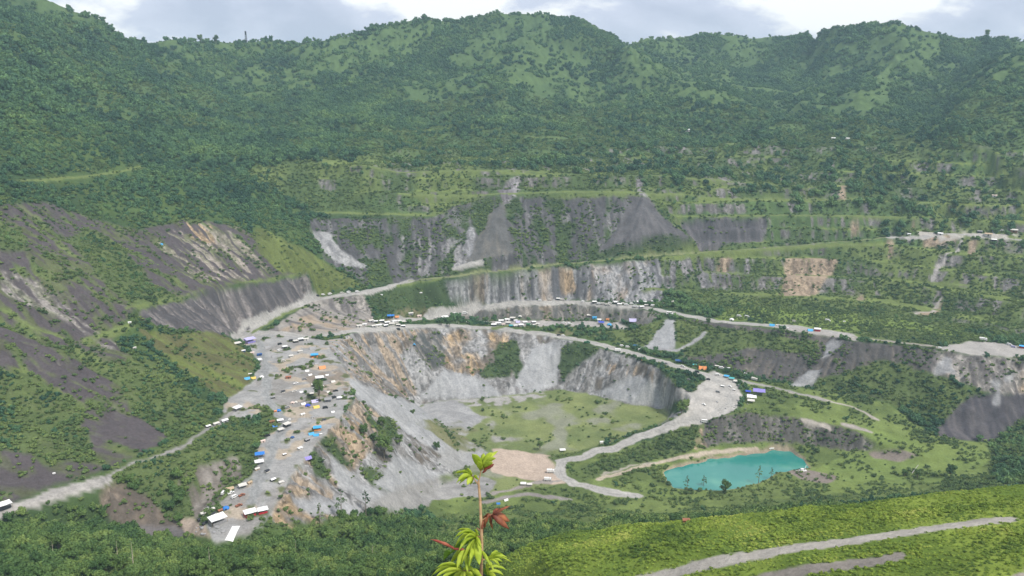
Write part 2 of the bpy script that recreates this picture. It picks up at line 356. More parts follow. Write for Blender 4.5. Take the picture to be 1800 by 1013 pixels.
# ------------------------------------------------------------------ land cover (outlines in photograph pixels, laid on the ground)
COLR = np.zeros((NA, NR, 3), np.float32); TREE = np.zeros((NA, NR), np.float32); SHR = np.zeros_like(TREE); GUL = np.zeros_like(TREE); SMO = np.zeros_like(TREE)
nz1 = fbm(X, Y, 22, 41, 4); nz2 = fbm(X, Y, 60, 43, 3); nz3 = fbm(X, Y, 7, 45, 3); nz4 = fbm(X, Y, 2.6, 47, 2)
def mask(poly, soft=0.35, nk=0.5, hole=None):
    m = inpoly(wpoly(poly)).astype(np.float32)
    m = blur(m, 4)
    if nk: m = m+(nz1-0.5)*nk*4*m*(1-m)+(nz3-0.5)*nk*3*m*(1-m)
    return sstep(0.5-soft, 0.5+soft, m)
def paint(m, c, tree=None, shr=None, gul=None):
    global COLR, TREE, SHR, GUL
    c = np.asarray(c, np.float32)
    COLR = COLR*(1-m[..., None])+c*m[..., None]
    if tree is not None: TREE = TREE*(1-m)+tree*m
    if shr is not None: SHR = SHR*(1-m)+shr*m
    if gul is not None: GUL = GUL*(1-m)+gul*m
def mix3(f, a, b): return np.asarray(a, np.float32)*(1-f[..., None])+np.asarray(b, np.float32)*f[..., None]
FOR = (0.038, 0.060, 0.030); GRS = (0.138, 0.190, 0.055); OLV = (0.110, 0.142, 0.050); LIM = (0.145, 0.190, 0.060); SCR = (0.30, 0.30, 0.305)
PUR = (0.080, 0.069, 0.074); GRY = (0.15, 0.15, 0.155); TAN = (0.36, 0.27, 0.18); ROAD = (0.35, 0.34, 0.325); BRN = (0.16, 0.125, 0.095); SHG = (0.066, 0.098, 0.037)
grass = mix3(sstep(0.3, 0.7, nz1), OLV, GRS)
def rock(lightc, darkc, lo=0.42, hi=0.72, src=None, tan=0.0):
    s = LMX if src is None else src
    r = mix3(sstep(lo, hi, s), darkc, lightc)
    if tan: r = mix3(tan*sstep(0.5, 0.75, nz1)*sstep(0.35, 0.6, LW), r, TAN)
    return r
one = np.ones((NA, NR), np.float32)
paint(one, mix3(sstep(0.35, 0.65, nz2), (0.04,0.07,0.028), (0.07,0.11,0.035)), 0.9, 0.4, 0.2)
# terraces above the pit: scrub and trees
paint(mask([(430,300),(700,240),(1100,232),(1550,240),(1900,255),(1900,600),(1500,560),(1240,545),(1130,450),(900,380),(560,380)]), mix3(sstep(0.35,0.6,nz2), (0.066,0.100,0.038), (0.112,0.148,0.050)), 0.22, 0.9, 0.6)
MP = sstep(0.42, 0.58, fbm(X, Y, 150, 121, 3)); MPS = sstep(0.38, 0.60, fbm(X, Y, 45, 123, 3))
mt = sstep(1180, 1350, H)
paint(mt*(1-0.75*MP), mix3(MPS, (0.046,0.082,0.038), (0.070,0.116,0.046)), None, 0.9, None)
TREE = TREE*(1-mt*(1-MP)*(0.35+0.45*MPS))
crest = mt*sstep(0.74, 0.90, rid)*sstep(0.40, 0.52, fbm(X, Y, 260, 127, 2)); paint(crest, mix3(nz1, (0.062,0.104,0.042), (0.086,0.136,0.048)), 0.14, 0.9, 0.4)
for p in ([(560,84),(640,54),(760,48),(770,62),(640,112),(600,150)], [(1110,95),(1180,115),(1290,155),(1320,205),(1250,215),(1180,185),(1120,150)], [(1560,85),(1640,64),(1655,100),(1580,140),(1530,190),(1600,237),(1440,240),(1500,170)],
          [(1720,130),(1800,90),(1830,110),(1760,160),(1680,215),(1650,215)], [(900,85),(935,90),(1000,140),(890,150)], [(420,120),(520,110),(560,150),(480,165)], [(1200,340),(1500,350),(1640,350),(1620,430),(1350,430),(1200,430)],
          [(640,345),(740,345),(760,375),(640,372)], [(1650,255),(1750,280),(1780,330),(1680,320)], [(100,10),(140,25),(180,90),(120,60)], [(1000,150),(1130,160),(1150,230),(1000,220)], [(1350,200),(1420,200),(1420,232),(1350,235)]):
    paint(mask(p)*sstep(0.25, 0.5, nz2+0.15), mix3(nz3, (0.062,0.104,0.042), (0.092,0.144,0.050)), 0.16, 0.85, 0.5)
paint(RISER*sstep(0.46, 0.58, 0.5*nz1+0.5*LMX-0.05*sstep(0.0,1.0,np.clip((H-1040)/80,0,1))), rock((0.20,0.19,0.185), (0.085,0.08,0.08), 0.4, 0.75), 0.05, 0.4, 1.0)
paint(TREAD*sstep(0.36, 0.5, nz2), mix3(nz3, (0.120,0.158,0.052), (0.16,0.205,0.060)), 0.03, 0.4, 0.0)
# the left wall: dark scree with pale runnels, scrub in strips
LWALL = [(0,360),(70,352),(160,385),(250,405),(330,385),(430,400),(470,440),(548,478),(420,500),(230,545),(200,600),(300,690),(292,772),(180,828),(0,890),(-300,980),(-300,380)]
lwm = mask(LWALL)
paint(lwm, rock((0.26,0.235,0.215), PUR, 0.60, 0.85, LMX), 0.0, 0.1, 1.0)
paint(lwm*sstep(0.59, 0.68, 0.5*nz1+0.5*LW), mix3(nz3, SHG, OLV), 0.02, 0.8, 0.4)
paint(0.75*lwm*sstep(0.50, 0.66, 0.55*LC+0.45*fbm(X, Y, 12, 161, 3)), mix3(nz3, (0.080,0.088,0.048), OLV), 0.0, 0.3, 1.0)
for p_ in ([(0,545),(90,590),(200,655),(300,700)], [(60,400),(160,470),(260,530)], [(0,625),(100,690),(190,760)], [(150,605),(230,575),(300,560)]):
    d = linedist(p_)+(nz3-0.5)*9; paint(sstep(7, 1, d)*sstep(.35,.55,nz1+.1)*lwm, mix3(nz3, OLV, LIM), 0, 0.5, 0.3)
paint(mask([(270,425),(330,388),(430,400),(475,470),(460,492),(320,495)])*sstep(0.5,0.62,LMX), (0.30,0.265,0.235), 0.0, 0.0, 1.0)
paint(mask([(325,388),(372,395),(382,430),(340,420)])*sstep(0.35,0.6,LC), TAN, 0, 0, 1)
paint(mask([(0,470),(60,490),(150,560),(230,620),(180,610),(70,540),(0,510)])*sstep(0.45,0.6,LMX), (0.27,0.25,0.235), 0, 0, 1)
for p in ([(-20,395),(40,400),(45,440),(0,440)], [(150,400),(210,430),(270,500),(330,530),(240,545),(180,500),(120,420)], [(180,640),(260,625),(330,690),(395,715),(350,750),(292,768),(230,715)],
          [(-50,640),(60,660),(150,720),(160,800),(60,830),(-50,830)]):
    paint(mask(p, .45, .8), mix3(nz1, SHG, OLV), 0.40, 0.9, 0.4)
paint(mask([(150,690),(225,712),(292,765),(280,785),(170,800),(140,750)], .5, 1.1)*sstep(0.70, 0.55, 0.5*nz1+0.5*LW), rock((0.13,0.12,0.125), PUR, 0.55, 0.9), 0, 0.0, 0.5)
paint(mask([(0,560),(70,580),(200,660),(140,680),(0,640)])*sstep(0.6,0.45,LW), rock((0.13,0.12,0.125), PUR, 0.55, 0.9), 0, 0.05, 0.8)
paint(mask([(0,790),(60,800),(110,835),(60,860),(0,862)]), rock((0.13,0.12,0.125), PUR, 0.55, 0.9), 0, 0.05, 0.6)
paint(0.5*lwm*sstep(0.52, 0.68, 0.5*LC+0.5*fbm(X, Y, 9, 171, 3))*sstep(0.9,0.3,TREE), mix3(nz3, (0.085,0.09,0.05), OLV), None, 0.25, None)
paint(mask([(228,550),(400,508),(545,483),(552,520),(500,550),(430,588),(375,592),(330,580),(270,572)]), rock((0.22,0.20,0.195), (0.075,0.070,0.075), 0.42, 0.78, LMX), 0, 0.0, 1.3)
paint(mask([(240,577),(300,588),(370,582),(420,600),(446,625),(452,645),(425,695),(395,702),(310,645)]), rock((0.125,0.155,0.045), (0.10,0.10,0.045), 0.3, 0.7, LMX), 0, 0.12, 0.6)
paint(mask([(450,398),(490,415),(560,455),(640,503),(560,520),(545,485),(490,478),(450,440)]), rock((0.125,0.155,0.045), (0.085,0.105,0.035), 0.3, 0.7, LMX), 0, 0.15, 0.4)
# far wall
fw = mask([(540,384),(640,385),(760,383),(800,360),(880,345),(1000,350),(1130,345),(1215,442),(1000,462),(850,480),(720,496),(645,502),(575,460)])
paint(fw, rock((0.20,0.195,0.20), (0.075,0.073,0.078), 0.45, 0.78), 0.0, 0.35, 1.2)
paint(fw*sstep(0.47, 0.60, 0.7*nz1+0.3*LW), mix3(nz3, FOR, SHG), 0.1, 0.9, 0.5)
paint(mask([(700,415),(830,420),(840,470),(720,490)])*sstep(0.45,0.6,LMX), (0.24,0.235,0.24), 0, 0.1, 1.0)
paint(mask([(552,404),(578,408),(600,440),(650,470),(610,470),(566,440)]), rock((0.30,0.30,0.305), (0.20,0.20,0.21), 0.2, 0.6), 0, 0, 0.6)
paint(mask([(868,365),(886,358),(896,430),(905,470),(812,472),(832,440)]), rock((0.155,0.145,0.13), (0.10,0.10,0.10), 0.3, 0.8), 0, 0.0, 0.4)
paint(mask([(820,400),(834,400),(838,440),(822,468),(812,450)]), rock((0.27,0.27,0.28), (0.15,0.15,0.16), 0.3, 0.7), 0, 0.0, 0.8)
paint(mask([(1118,345),(1138,345),(1165,385),(1208,440),(1048,452)]), rock((0.125,0.12,0.125), (0.085,0.082,0.088), 0.35, 0.8), 0, 0.0, 0.4)
paint(mask([(1120,310),(1132,310),(1136,345),(1122,345)])+mask([(872,330),(912,300),(915,330),(885,365)]), rock((0.26,0.25,0.26), (0.11,0.10,0.11), 0.3, 0.7), 0, 0.1, 1)
paint(mask([(1195,384),(1350,382),(1342,420),(1210,438)]), rock((0.16,0.15,0.16), (0.075,0.072,0.08), 0.4, 0.8), 0, 0.25, 1.0)
# rock wall over the upper road
paint(mask([(778,492),(850,486),(1000,470),(1165,456),(1168,532),(1000,528),(850,534),(790,528)]), rock((0.30,0.30,0.31), (0.11,0.11,0.12), 0.36, 0.66, None, 0.6), 0, 0.10, 1.5)
paint(mask([(980,474),(1004,470),(1012,512),(990,518)]), rock(TAN, (0.2,0.16,0.12), 0.3, 0.6), 0, 0.0, 1)
paint(mask([(648,520),(780,494),(792,528),(700,548),(655,548)]), mix3(nz1, FOR, SHG), 0.5, 0.9, 0.5)
paint(mask([(1170,456),(1320,450),(1320,476),(1240,500),(1170,500)])*sstep(0.38,0.55,LMX), rock((0.22,0.21,0.215), (0.10,0.10,0.11), 0.4, 0.7), 0, 0.2, 1.2)
# brown slips on the right terraces
for p in ([(1268,448),(1292,448),(1280,474),(1264,474)], [(1380,449),(1480,447),(1462,474),(1428,516),(1368,520),(1376,480)], [(1498,384),(1512,384),(1510,410),(1498,410)], [(1606,384),(1614,384),(1614,406),(1606,406)], [(1560,420),(1572,420),(1570,448),(1556,448)],
          [(1620,416),(1690,412),(1680,420),(1622,428)], [(1478,318),(1488,318),(1486,346),(1474,346)], [(1516,510),(1526,510),(1518,526),(1504,526)], [(1640,540),(1665,515),(1660,528),(1632,556),(1610,552)], [(1702,422),(1722,420),(1715,440),(1700,445)], [(1716,440),(1722,438),(1718,450),(1712,450)]):
    paint(mask(p, 0.4, 0.3)*sstep(0.2, 0.45, LMX), rock((0.33,0.26,0.19), (0.20,0.155,0.12), 0.35, 0.7), 0, 0.05, 1.1)
paint(mask([(1250,562),(1300,540),(1440,546),(1560,558),(1740,592),(1700,604),(1560,603),(1460,588),(1330,565)]), mix3(sstep(.3,.7,nz1), GRS, (0.15,0.21,0.05)), 0.02, 0.75, 0.1)
paint(mask([(1480,585),(1560,575),(1700,595),(1760,600),(1700,606),(1600,606)]), mix3(nz1, SHG, OLV), 0.15, 0.95, 0.1)
# slopes under the right bench
paint(mask([(1180,560),(1240,565),(1320,575),(1460,592),(1500,602),(1640,612),(1640,655),(1560,690),(1560,706),(1480,692),(1330,660),(1200,632)]), rock((0.17,0.15,0.13), (0.080,0.075,0.075), 0.5, 0.85), 0.05, 0.45, 1.2)
paint(mask([(1180,560),(1260,575),(1340,585),(1440,600),(1420,625),(1330,610),(1250,625),(1200,628)]), mix3(nz3, SHG, OLV), 0.08, 0.8, 0.5)
paint(mask([(1420,670),(1500,650),(1560,632),(1640,655),(1720,695),(1690,738),(1620,730),(1540,700),(1440,690)]), mix3(nz1, SHG, OLV), 0.38, 0.9, 0.5)
paint(mask([(1640,616),(1800,632),(1900,640),(1900,700),(1740,692),(1690,670),(1630,655)]), rock((0.30,0.28,0.26), (0.12,0.11,0.11), 0.35, 0.65, None, 0.9), 0, 0.15, 1.4)
paint(mask([(1700,695),(1800,690),(1900,700),(1900,760),(1800,768),(1740,775),(1650,768),(1640,752)]), rock((0.12,0.11,0.115), (0.062,0.058,0.068), 0.4, 0.8), 0, 0.0, 0.5)
for p in ([(1456,598),(1484,600),(1470,614),(1438,634)], [(1428,650),(1446,648),(1434,678),(1386,682)], [(1655,626),(1662,626),(1678,658),(1632,656)], [(1740,670),(1760,664),(1760,712),(1740,716),(1752,690)], [(1770,655),(1790,655),(1780,670),(1760,672)]):
    paint(mask(p, 0.4, 0.2), rock((0.32,0.32,0.325), (0.24,0.24,0.25), 0.3, 0.7), 0, 0, 0.3)
# shelf with huts, slopes between the two roads
paint(mask([(790,552),(900,536),(1000,536),(1125,545),(1165,552),(1130,575),(1100,566),(950,562),(830,562)]), rock((0.23,0.21,0.19), (0.11,0.11,0.105), 0.4, 0.7, None, 0.5), 0, 0.2, 1.2)
paint(mask([(830,565),(950,563),(1090,566),(1110,580),(1040,575),(960,575),(880,572)]), mix3(nz3, (0.27,0.26,0.26), (0.36,0.34,0.32)), 0, 0.02, 0.2)
paint(mask([(940,577),(1060,580),(1060,598),(1000,594)])*sstep(.4,.6,nz3), mix3(nz1, OLV, BRN), 0, 0.4, 0.4)
paint(mask([(1060,585),(1110,580),(1170,556),(1140,612),(1080,606)]), mix3(nz3, (0.09,0.12,0.04), OLV), 0.05, 0.45, 0.4)
paint(mask([(1168,560),(1189,560),(1185,614),(1130,613)], 0.4, 0.1), rock((0.33,0.335,0.345), (0.28,0.285,0.295), 0.3, 0.7), 0, 0, 0.15)
paint(mask([(1190,562),(1230,570),(1200,612),(1186,612)]), mix3(nz3, (0.09,0.12,0.04), OLV), 0, 0.4, 0.4)
paint(mask([(660,570),(700,545),(760,540),(800,545),(745,562),(700,568)]), mix3(nz3, OLV, BRN), 0.05, 0.5, 0.3)
paint(mask([(560,525),(640,518),(660,570),(620,585),(560,590),(460,588),(500,560)]), rock((0.27,0.25,0.23), (0.13,0.12,0.12), 0.35, 0.65, None, 0.6), 0, 0.1, 1.3)
# the inner pit
TOE = [(475,915),(560,918),(620,900),(725,888),(800,838),(860,805),(800,765),(735,712),(800,703),(880,697),(950,690),(980,684),(1040,695),(1100,712),(1165,720),(1185,738)]
inner = mask([q[:2] for q in RIM+LO[:10]][::-1]+[(1205,722),(1185,740)]+TOE[::-1]+[(440,940)], 0.3, 0.25)
paint(inner, rock((0.31,0.31,0.315), (0.185,0.18,0.178), 0.28, 0.68, 0.6*LC+0.4*LW), 0, 0.01, 1.0)
paint(mask([(475,905),(500,860),(530,812),(575,760),(625,705),(612,660),(590,625),(572,600),(700,580),(780,578),(700,620),(735,690),(690,700),(650,700),(690,760),(640,800),(600,850),(570,900)], 0.4, 0.9)*sstep(0.42,0.56,0.6*LC+0.4*nz1), rock((0.33,0.27,0.21), (0.135,0.115,0.095), 0.35, 0.65, LC, 0.7), 0, 0.12, 2.2)
paint(mask([(470,915),(500,880),(550,862),(580,880),(600,905),(520,935)], .4, .6)*sstep(.3,.55,LC), rock((0.40,0.30,0.19), (0.20,0.15,0.10), 0.35, 0.65, LC), 0, 0.1, 2)
paint(mask([(775,580),(900,582),(880,640),(830,660),(770,640)])*sstep(0.35,0.6,nz1), rock((0.42,0.31,0.19), (0.21,0.17,0.13), 0.35, 0.65, LC), 0, 0.05, 1.8)
paint(mask([(720,590),(775,582),(780,640),(760,650),(730,620)]), rock((0.2,0.19,0.18), (0.08,0.085,0.085), 0.35, 0.65, LC), 0, 0.3, 1.8)
for p in ([(880,600),(905,598),(915,640),(890,665),(845,662),(860,640)], [(985,610),(1040,600),(1060,615),(1010,650),(985,672),(980,640)], [(900,640),(920,635),(925,668),(905,668)]):
    paint(mask(p), mix3(nz3, FOR, SHG), 0.15, 0.8, 0.6)
paint(mask([(1060,640),(1120,640),(1180,670),(1205,695),(1190,700),(1120,680),(1070,660)])*sstep(0.4,0.6,LC), rock((0.34,0.27,0.20), (0.15,0.13,0.12), 0.35, 0.65, LC), 0, 0.05, 2)
for p in ([(640,735),(690,730),(700,760),(680,800),(655,800),(665,760)], [(555,765),(585,770),(630,820),(590,815)], [(640,820),(690,830),(690,865),(650,850)], [(540,790),(560,800),(590,840),(560,840)]):
    paint(mask(p)*sstep(0.3,0.5,nz1), mix3(nz3, FOR, SHG), 0.15, 0.8, 0.6)
paint(inner*sstep(.60,.72,fbm(X, Y, 26, 151, 3))*sstep(.35,.5,LC), (0.135,0.12,0.105), 0, 0.08, 1.6)
for p in ([(612,665),(640,680),(740,715),(815,800),(800,806),(760,790),(690,740),(630,700)], [(575,800),(640,850),(725,888),(700,893),(640,880),(600,850)], [(690,800),(800,838),(860,805),(870,840),(730,885),(660,850)], [(505,880),(560,870),(660,893),(600,908),(540,905)], [(930,610),(985,600),(975,680),(940,690),(900,680),(925,640)], [(1040,690),(1120,660),(1200,690),(1165,716),(1100,710)], [(780,650),(850,665),(880,695),(800,700),(740,700)]):
    paint(mask(p, .4, .5), rock((0.34,0.345,0.355), (0.275,0.28,0.29), 0.25, 0.75, 0.6*LC+0.4*LW), 0, 0.01, 0.18)
# pit floor
floor = mask([(725,892),(800,838),(862,805),(800,765),(735,712),(800,703),(880,697),(950,690),(980,684),(1040,695),(1100,712),(1165,718),(1185,735),(1150,752),(1080,775),(1010,797),(960,803),(1000,850),(900,880)], 0.3, 0.3)
paint(floor, mix3(sstep(.3,.7,0.6*nz1+0.4*nz2), (0.120,0.155,0.060), (0.185,0.215,0.085)), 0, 0.05, 0.0)
paint(floor*sstep(.58,.70,fbm(X, Y, 34, 141, 3)), (0.21,0.22,0.16), 0, 0.0, 0)
paint(mask([(735,712),(800,703),(900,697),(960,690),(965,698),(890,712),(800,715)])*sstep(.3,.5,nz3), (0.30,0.29,0.28), 0, 0.0, 0)
paint(mask([(800,730),(860,730),(900,770),(960,772),(955,800),(880,800),(850,760)])*sstep(0.50,0.66,nz1), (0.26,0.255,0.235), 0, 0.05, 0)
paint(mask([(733,712),(800,704),(850,735),(815,770),(775,752)], .45, .8), rock((0.32,0.32,0.325), (0.25,0.25,0.255), .3, .7), 0, 0, 0.1); paint(mask([(800,765),(850,790),(862,805),(800,838),(770,810)], .45, .8), (0.28,0.28,0.28), 0, 0, 0.1)
paint(mask([(730,740),(800,735),(850,760),(850,800),(800,790)])*sstep(.4,.6,nz1), mix3(nz3,(0.12,0.145,0.05),(0.17,0.16,0.10)), 0, 0.25, 0)
paint(mask([(640,890),(700,860),(800,828),(870,845),(860,880),(730,895)]), mix3(nz3, (0.22,0.215,0.21), (0.29,0.285,0.28)), 0, 0.03, 0)
paint(mask([(865,790),(930,795),(985,805),(1060,800),(1010,840),(990,855),(930,845),(865,832)], .3, .2), (0.42,0.34,0.28), 0, 0, 0)
azg = np.arctan2(X, Y)
paint(blur(((azg > -0.10) & (H > 330) & (H < 700) & (Z < -285) & (azg < 0.7)).astype(np.float32)*(1-inner)*(1-floor), 3), mix3(sstep(.35,.65,nz1), (0.085,0.12,0.04), (0.135,0.18,0.055)), 0.07, 0.55, 0.2)
# outside the pit on the right: rough grass, pond basin
BAS = [(1010,818),(1090,790),(1160,768),(1240,745),(1300,722),(1320,690),(1300,665),(1400,680),(1480,694),(1560,708),(1640,765),(1740,778),(1900,775),(1900,840),(1600,870),(1400,893),(1200,915),(900,930),(740,905),(760,880),(870,870),(1000,850)]
bas = mask(BAS, .3, .2)
paint(bas, mix3(sstep(.35,.65,nz1), (0.090,0.125,0.040), (0.145,0.190,0.058)), 0.01, 0.34, 0.3)
paint(mask([(1480,740),(1560,760),(1640,780),(1740,790),(1720,830),(1560,862),(1440,870),(1400,850),(1480,800)]), mix3(sstep(.3,.7,nz1), GRS, (0.16,0.21,0.06)), 0.0, 0.2, 0)
paint(mask([(1290,781),(1380,772),(1460,778),(1450,795),(1390,793),(1300,800)]), mix3(nz1, GRS, OLV), 0, 0.15, 0)
paint(mask([(1240,742),(1300,726),(1400,735),(1500,755),(1560,790),(1500,795),(1400,780),(1290,778),(1230,790)]), rock((0.20,0.19,0.175), (0.095,0.09,0.085), 0.45, 0.75), 0.05, 0.55, 1.2)
paint(mask([(1200,740),(1232,745),(1245,785),(1222,792)])*sstep(.3,.6,LMX), rock((0.36,0.28,0.2), (0.2,0.16,0.12), 0.35, 0.65), 0, 0.1, 1.5)
paint(mask([(1020,825),(1100,795),(1190,755),(1235,745),(1215,795),(1120,812),(1040,840)]), mix3(nz1, SHG, OLV), 0.1, 0.95, 0.2)
paint(mask([(1120,845),(1180,858),(1260,862),(1330,860),(1400,840),(1450,850),(1400,875),(1100,878)]), mix3(nz1, GRS, OLV), 0.0, 0.5, 0)
paint(mask([(1520,795),(1560,790),(1620,800),(1580,810),(1530,808)])+mask([(1380,826),(1420,825),(1480,840),(1450,850),(1400,840)]), (0.20,0.17,0.15), 0, 0.2, 0)
paint(mask([(1740,780),(1800,730),(1900,740),(1900,850),(1760,850),(1735,830)]), mix3(nz1, FOR, SHG), 0.9, 0.6, 0.1)
# ledge and turning circle: pale gravel
LEDGE = [(372,955),(352,928),(388,888),(404,862),(432,842),(450,812),(460,785),(480,752),(474,738),(440,735),(400,730),(385,722),(402,700),(442,672),(458,645),(440,612),(412,590),(440,578),(500,588),(572,600),(590,625),(612,660),(622,700),(610,725),(575,762),(545,798),(520,833),(498,862),(472,902),(440,940)]
paint(mask(LEDGE, 0.25, 0.25), mix3(0.5*nz1+0.5*nz3, (0.26,0.26,0.26), (0.325,0.32,0.315)), 0, 0.0, 0.1)
paint(mask(LEDGE, .3, .2)*sstep(.52,.66,0.6*nz1+0.4*nz2), (0.235,0.225,0.215), 0, 0.02, 0.1); paint(mask(LEDGE, .3, .2)*sstep(.60,.70,fbm(X, Y, 15, 131, 3)), (0.36,0.31,0.25), 0, 0.0, 0.1); paint(mask(LEDGE, .3, .2)*sstep(.66,.74,fbm(X, Y, 10, 133, 3)), (0.11,0.125,0.06), 0, 0.4, 0.1)
paint(mask([(530,655),(600,650),(612,690),(560,700)])*sstep(.5,.62,nz3), (0.2,0.17,0.14), 0, 0.0, 0.1)
paint(mask([(452,715),(480,705),(500,722),(490,738),(500,752),(475,765),(455,745)])+mask([(430,800),(452,785),(462,812),(440,842),(418,842)])*0.9, mix3(nz1, SHG, OLV), 0.15, 0.9, 0)
paint(mask([(1180,680),(1216,690),(1255,650),(1290,668),(1308,700),(1292,722),(1230,748),(1180,742),(1212,720)], .25, .25), mix3(nz3, (0.33,0.32,0.305), (0.41,0.39,0.365)), 0, 0, 0.1)
paint(mask([(1700,600),(1750,602),(1800,610),(1900,615),(1900,640),(1800,629),(1700,622),(1648,612)]), (0.33,0.315,0.30), 0, 0, 0)
paint(mask([(1460,580),(1500,588),(1510,600),(1440,590),(1340,572),(1380,571)]), (0.32,0.30,0.285), 0, 0, 0)
paint(mask([(1620,408),(1690,403),(1800,405),(1800,420),(1700,418),(1620,422)])*sstep(.45,.55,nz1), (0.36,0.34,0.31), 0, 0, 0)
# mound between the left road and the ledge, brown cut and gully
paint(mask([(185,832),(290,785),(395,728),(440,738),(470,745),(450,812),(432,842),(385,888),(330,925),(250,925),(190,870)]), mix3(nz1, SHG, OLV), 0.35, 0.9, 0.4)
paint(mask([(350,820),(420,800),(435,838),(402,862),(385,888),(340,912),(335,880),(310,850)])*sstep(.35,.5,LMX), rock((0.24,0.22,0.20), (0.12,0.105,0.09), 0.4, 0.7), 0, 0.2, 1.5)
paint(mask([(175,862),(215,845),(270,870),(290,905),(330,925),(320,940),(240,935),(180,905)]), rock((0.19,0.155,0.125), (0.10,0.085,0.072), 0.4, 0.7), 0, 0.1, 1.5)
paint(mask([(240,920),(330,930),(330,945),(250,945)]), (0.13,0.12,0.12), 0, 0, 0.5)
paint(mask([(305,912),(345,912),(370,950),(330,945)]), (0.34,0.28,0.23), 0, 0, 0.4)
# near wooded hillside, near right hill
nearL = sstep(60, 10, np.abs(H-0)-395)*sstep(0.16, 0.10, np.arctan2(X, Y)-0.02)
paint((H < 470)*(np.arctan2(X, Y) < 0.03)*(Z < -150)*1.0*(inpoly(wpoly([(0,945),(140,935),(250,950),(350,960),(450,970),(600,960),(760,955),(900,945),(900,1013),(0,1013)])) | (H < 395)), mix3(nz1, FOR, SHG), 1.0, 0.7, 0.0)
hill = (H < 345)*(np.arctan2(X, Y) > -0.03)*1.0
paint(blur(hill.astype(np.float32), 3), mix3(sstep(.3,.7,nz1), (0.10,0.155,0.026), (0.20,0.262,0.045)), 0.0, 0.85, 0.0)
paint((H < 140)*1.0, mix3(nz3, (0.05,0.07,0.025), (0.09,0.12,0.04)), 0, 0.5, 0)
# roads and tracks
CLR = np.ones((NA, NR), np.float32)
def road(uv, wd, c=ROAD, edge=1.2, n=0.12):
    global CLR
    d = linedist(uv)+(nz3-0.5)*edge*2; CLR = np.minimum(CLR, sstep(wd/2+1, wd/2+(7 if wd >= 7 else 3), d))
    m = sstep(wd/2+edge, wd/2-edge*0.3, d); rut = 1-0.16*sstep(0.9, 0.3, np.abs(np.abs(d-(nz1-.5)*2)-1.3)); paint(m, np.asarray(c)*(rut*(0.88+0.24*nz1)*(1+n*(nz4-0.5)))[..., None], 0, 0, 0); return m
R1 = road([(425,594),(470,585),(560,593),(620,583),(700,574),(780,572),(880,577),(950,587),(1030,600),(1120,622),(1190,645),(1250,662),(1285,690),(1285,712),(1240,735),(1170,752),(1100,778),(1030,803),(985,812),(985,830),(1010,850),(1060,862),(1120,872)], 9)
road([(430,592),(465,565),(510,543),(560,525),(640,514),(720,494)], 8)
road([(412,592),(430,575),(465,558),(500,545)], 4); road([(720,494),(850,479),(1000,463),(1200,447),(1400,432),(1560,418)], 2.0, (0.20,0.22,0.11), 2.0)
road([(800,478),(842,476)], 5)
road([(655,573),(690,566),(740,560),(800,549),(850,540),(900,533),(1000,531),(1130,540),(1175,548),(1240,562),(1320,571),(1400,574),(1450,581),(1500,592)], 7)
road([(1500,592),(1560,600),(1610,606),(1650,611)], 5, (0.27,0.25,0.22))
road([(1130,612),(1186,616),(1220,600),(1240,585)], 4, (0.30,0.30,0.31)); 
road([(1560,418),(1620,416),(1680,410),(1720,416),(1800,421)], 4)
road([(1690,422),(1668,445),(1652,462),(1640,490)], 3, (0.34,0.32,0.31))
for p in ([(1655,520),(1635,545),(1612,552)], [(1390,690),(1440,700),(1500,716),(1545,738)], [(1410,738),(1460,750)], [(1480,745),(1530,758)]): road(p, 3, (0.36,0.33,0.30))
road([(1290,668),(1340,676),(1400,690),(1450,704)], 4, (0.30,0.29,0.27))
road([(-150,945),(0,898),(60,882),(130,858),(185,842)], 8, (0.33,0.315,0.30)); road([(185,842),(240,812),(330,782),(395,735),(420,715)], 2.5, (0.27,0.26,0.25), 2.0)
road([(458,600),(470,640),(468,700),(500,745),(480,800),(440,880)], 6, (0.27,0.275,0.275), 1.5, 0.1)
road([(1048,842),(1100,828),(1160,812),(1230,800),(1290,793),(1330,790)], 4, (0.42,0.36,0.29)); road([(1060,835),(1110,818),(1150,812)], 2, (0.38,0.35,0.30))
road([(850,884),(930,868),(1000,880)], 4, (0.25,0.23,0.22)); road([(870,870),(940,850),(985,845)], 4, (0.30,0.27,0.25))
def hroad(uvt, wd, c):                          # tracks on the near hill follow their own break lines
    global COLR, TREE, SHR
    q = [pt(*p) for p in uvt]; D = np.full(X.shape, 1e9); m0 = H < 420
    xm, ym = X[m0], Y[m0]; d = np.full(xm.shape, 1e9)
    for a, b in zip(q[:-1], q[1:]):
        vx, vy = b[0]-a[0], b[1]-a[1]; t = np.clip(((xm-a[0])*vx+(ym-a[1])*vy)/(vx*vx+vy*vy), 0, 1); d = np.minimum(d, np.hypot(xm-a[0]-t*vx, ym-a[1]-t*vy))
    D[m0] = d+(nz4[m0]-0.5)*1.5; m = sstep(wd/2+0.5, wd/2-0.3, D); paint(m, np.asarray(c)*(1+0.15*(nz4[..., None]-0.5)), 0, 0, 0); return m
hroad([(1020,1046,248),(1130,1018,240),(1310,982,228),(1410,966,223),(1510,949,219),(1620,934,217),(1700,921,215),(1765,912,214)], 6.0, (0.34,0.32,0.29))
hroad([(1280,1030,214),(1350,1008,212),(1450,1000,208),(1530,983,204),(1570,978,203)], 5, (0.22,0.20,0.18))
hroad([(1680,1060,170),(1760,1020,175),(1830,1005,178)], 5, (0.28,0.25,0.22))
SHR *= CLR; TREE *= CLR; TREE *= 1-0.85*TREAD; STRIP = np.ones_like(TREE)
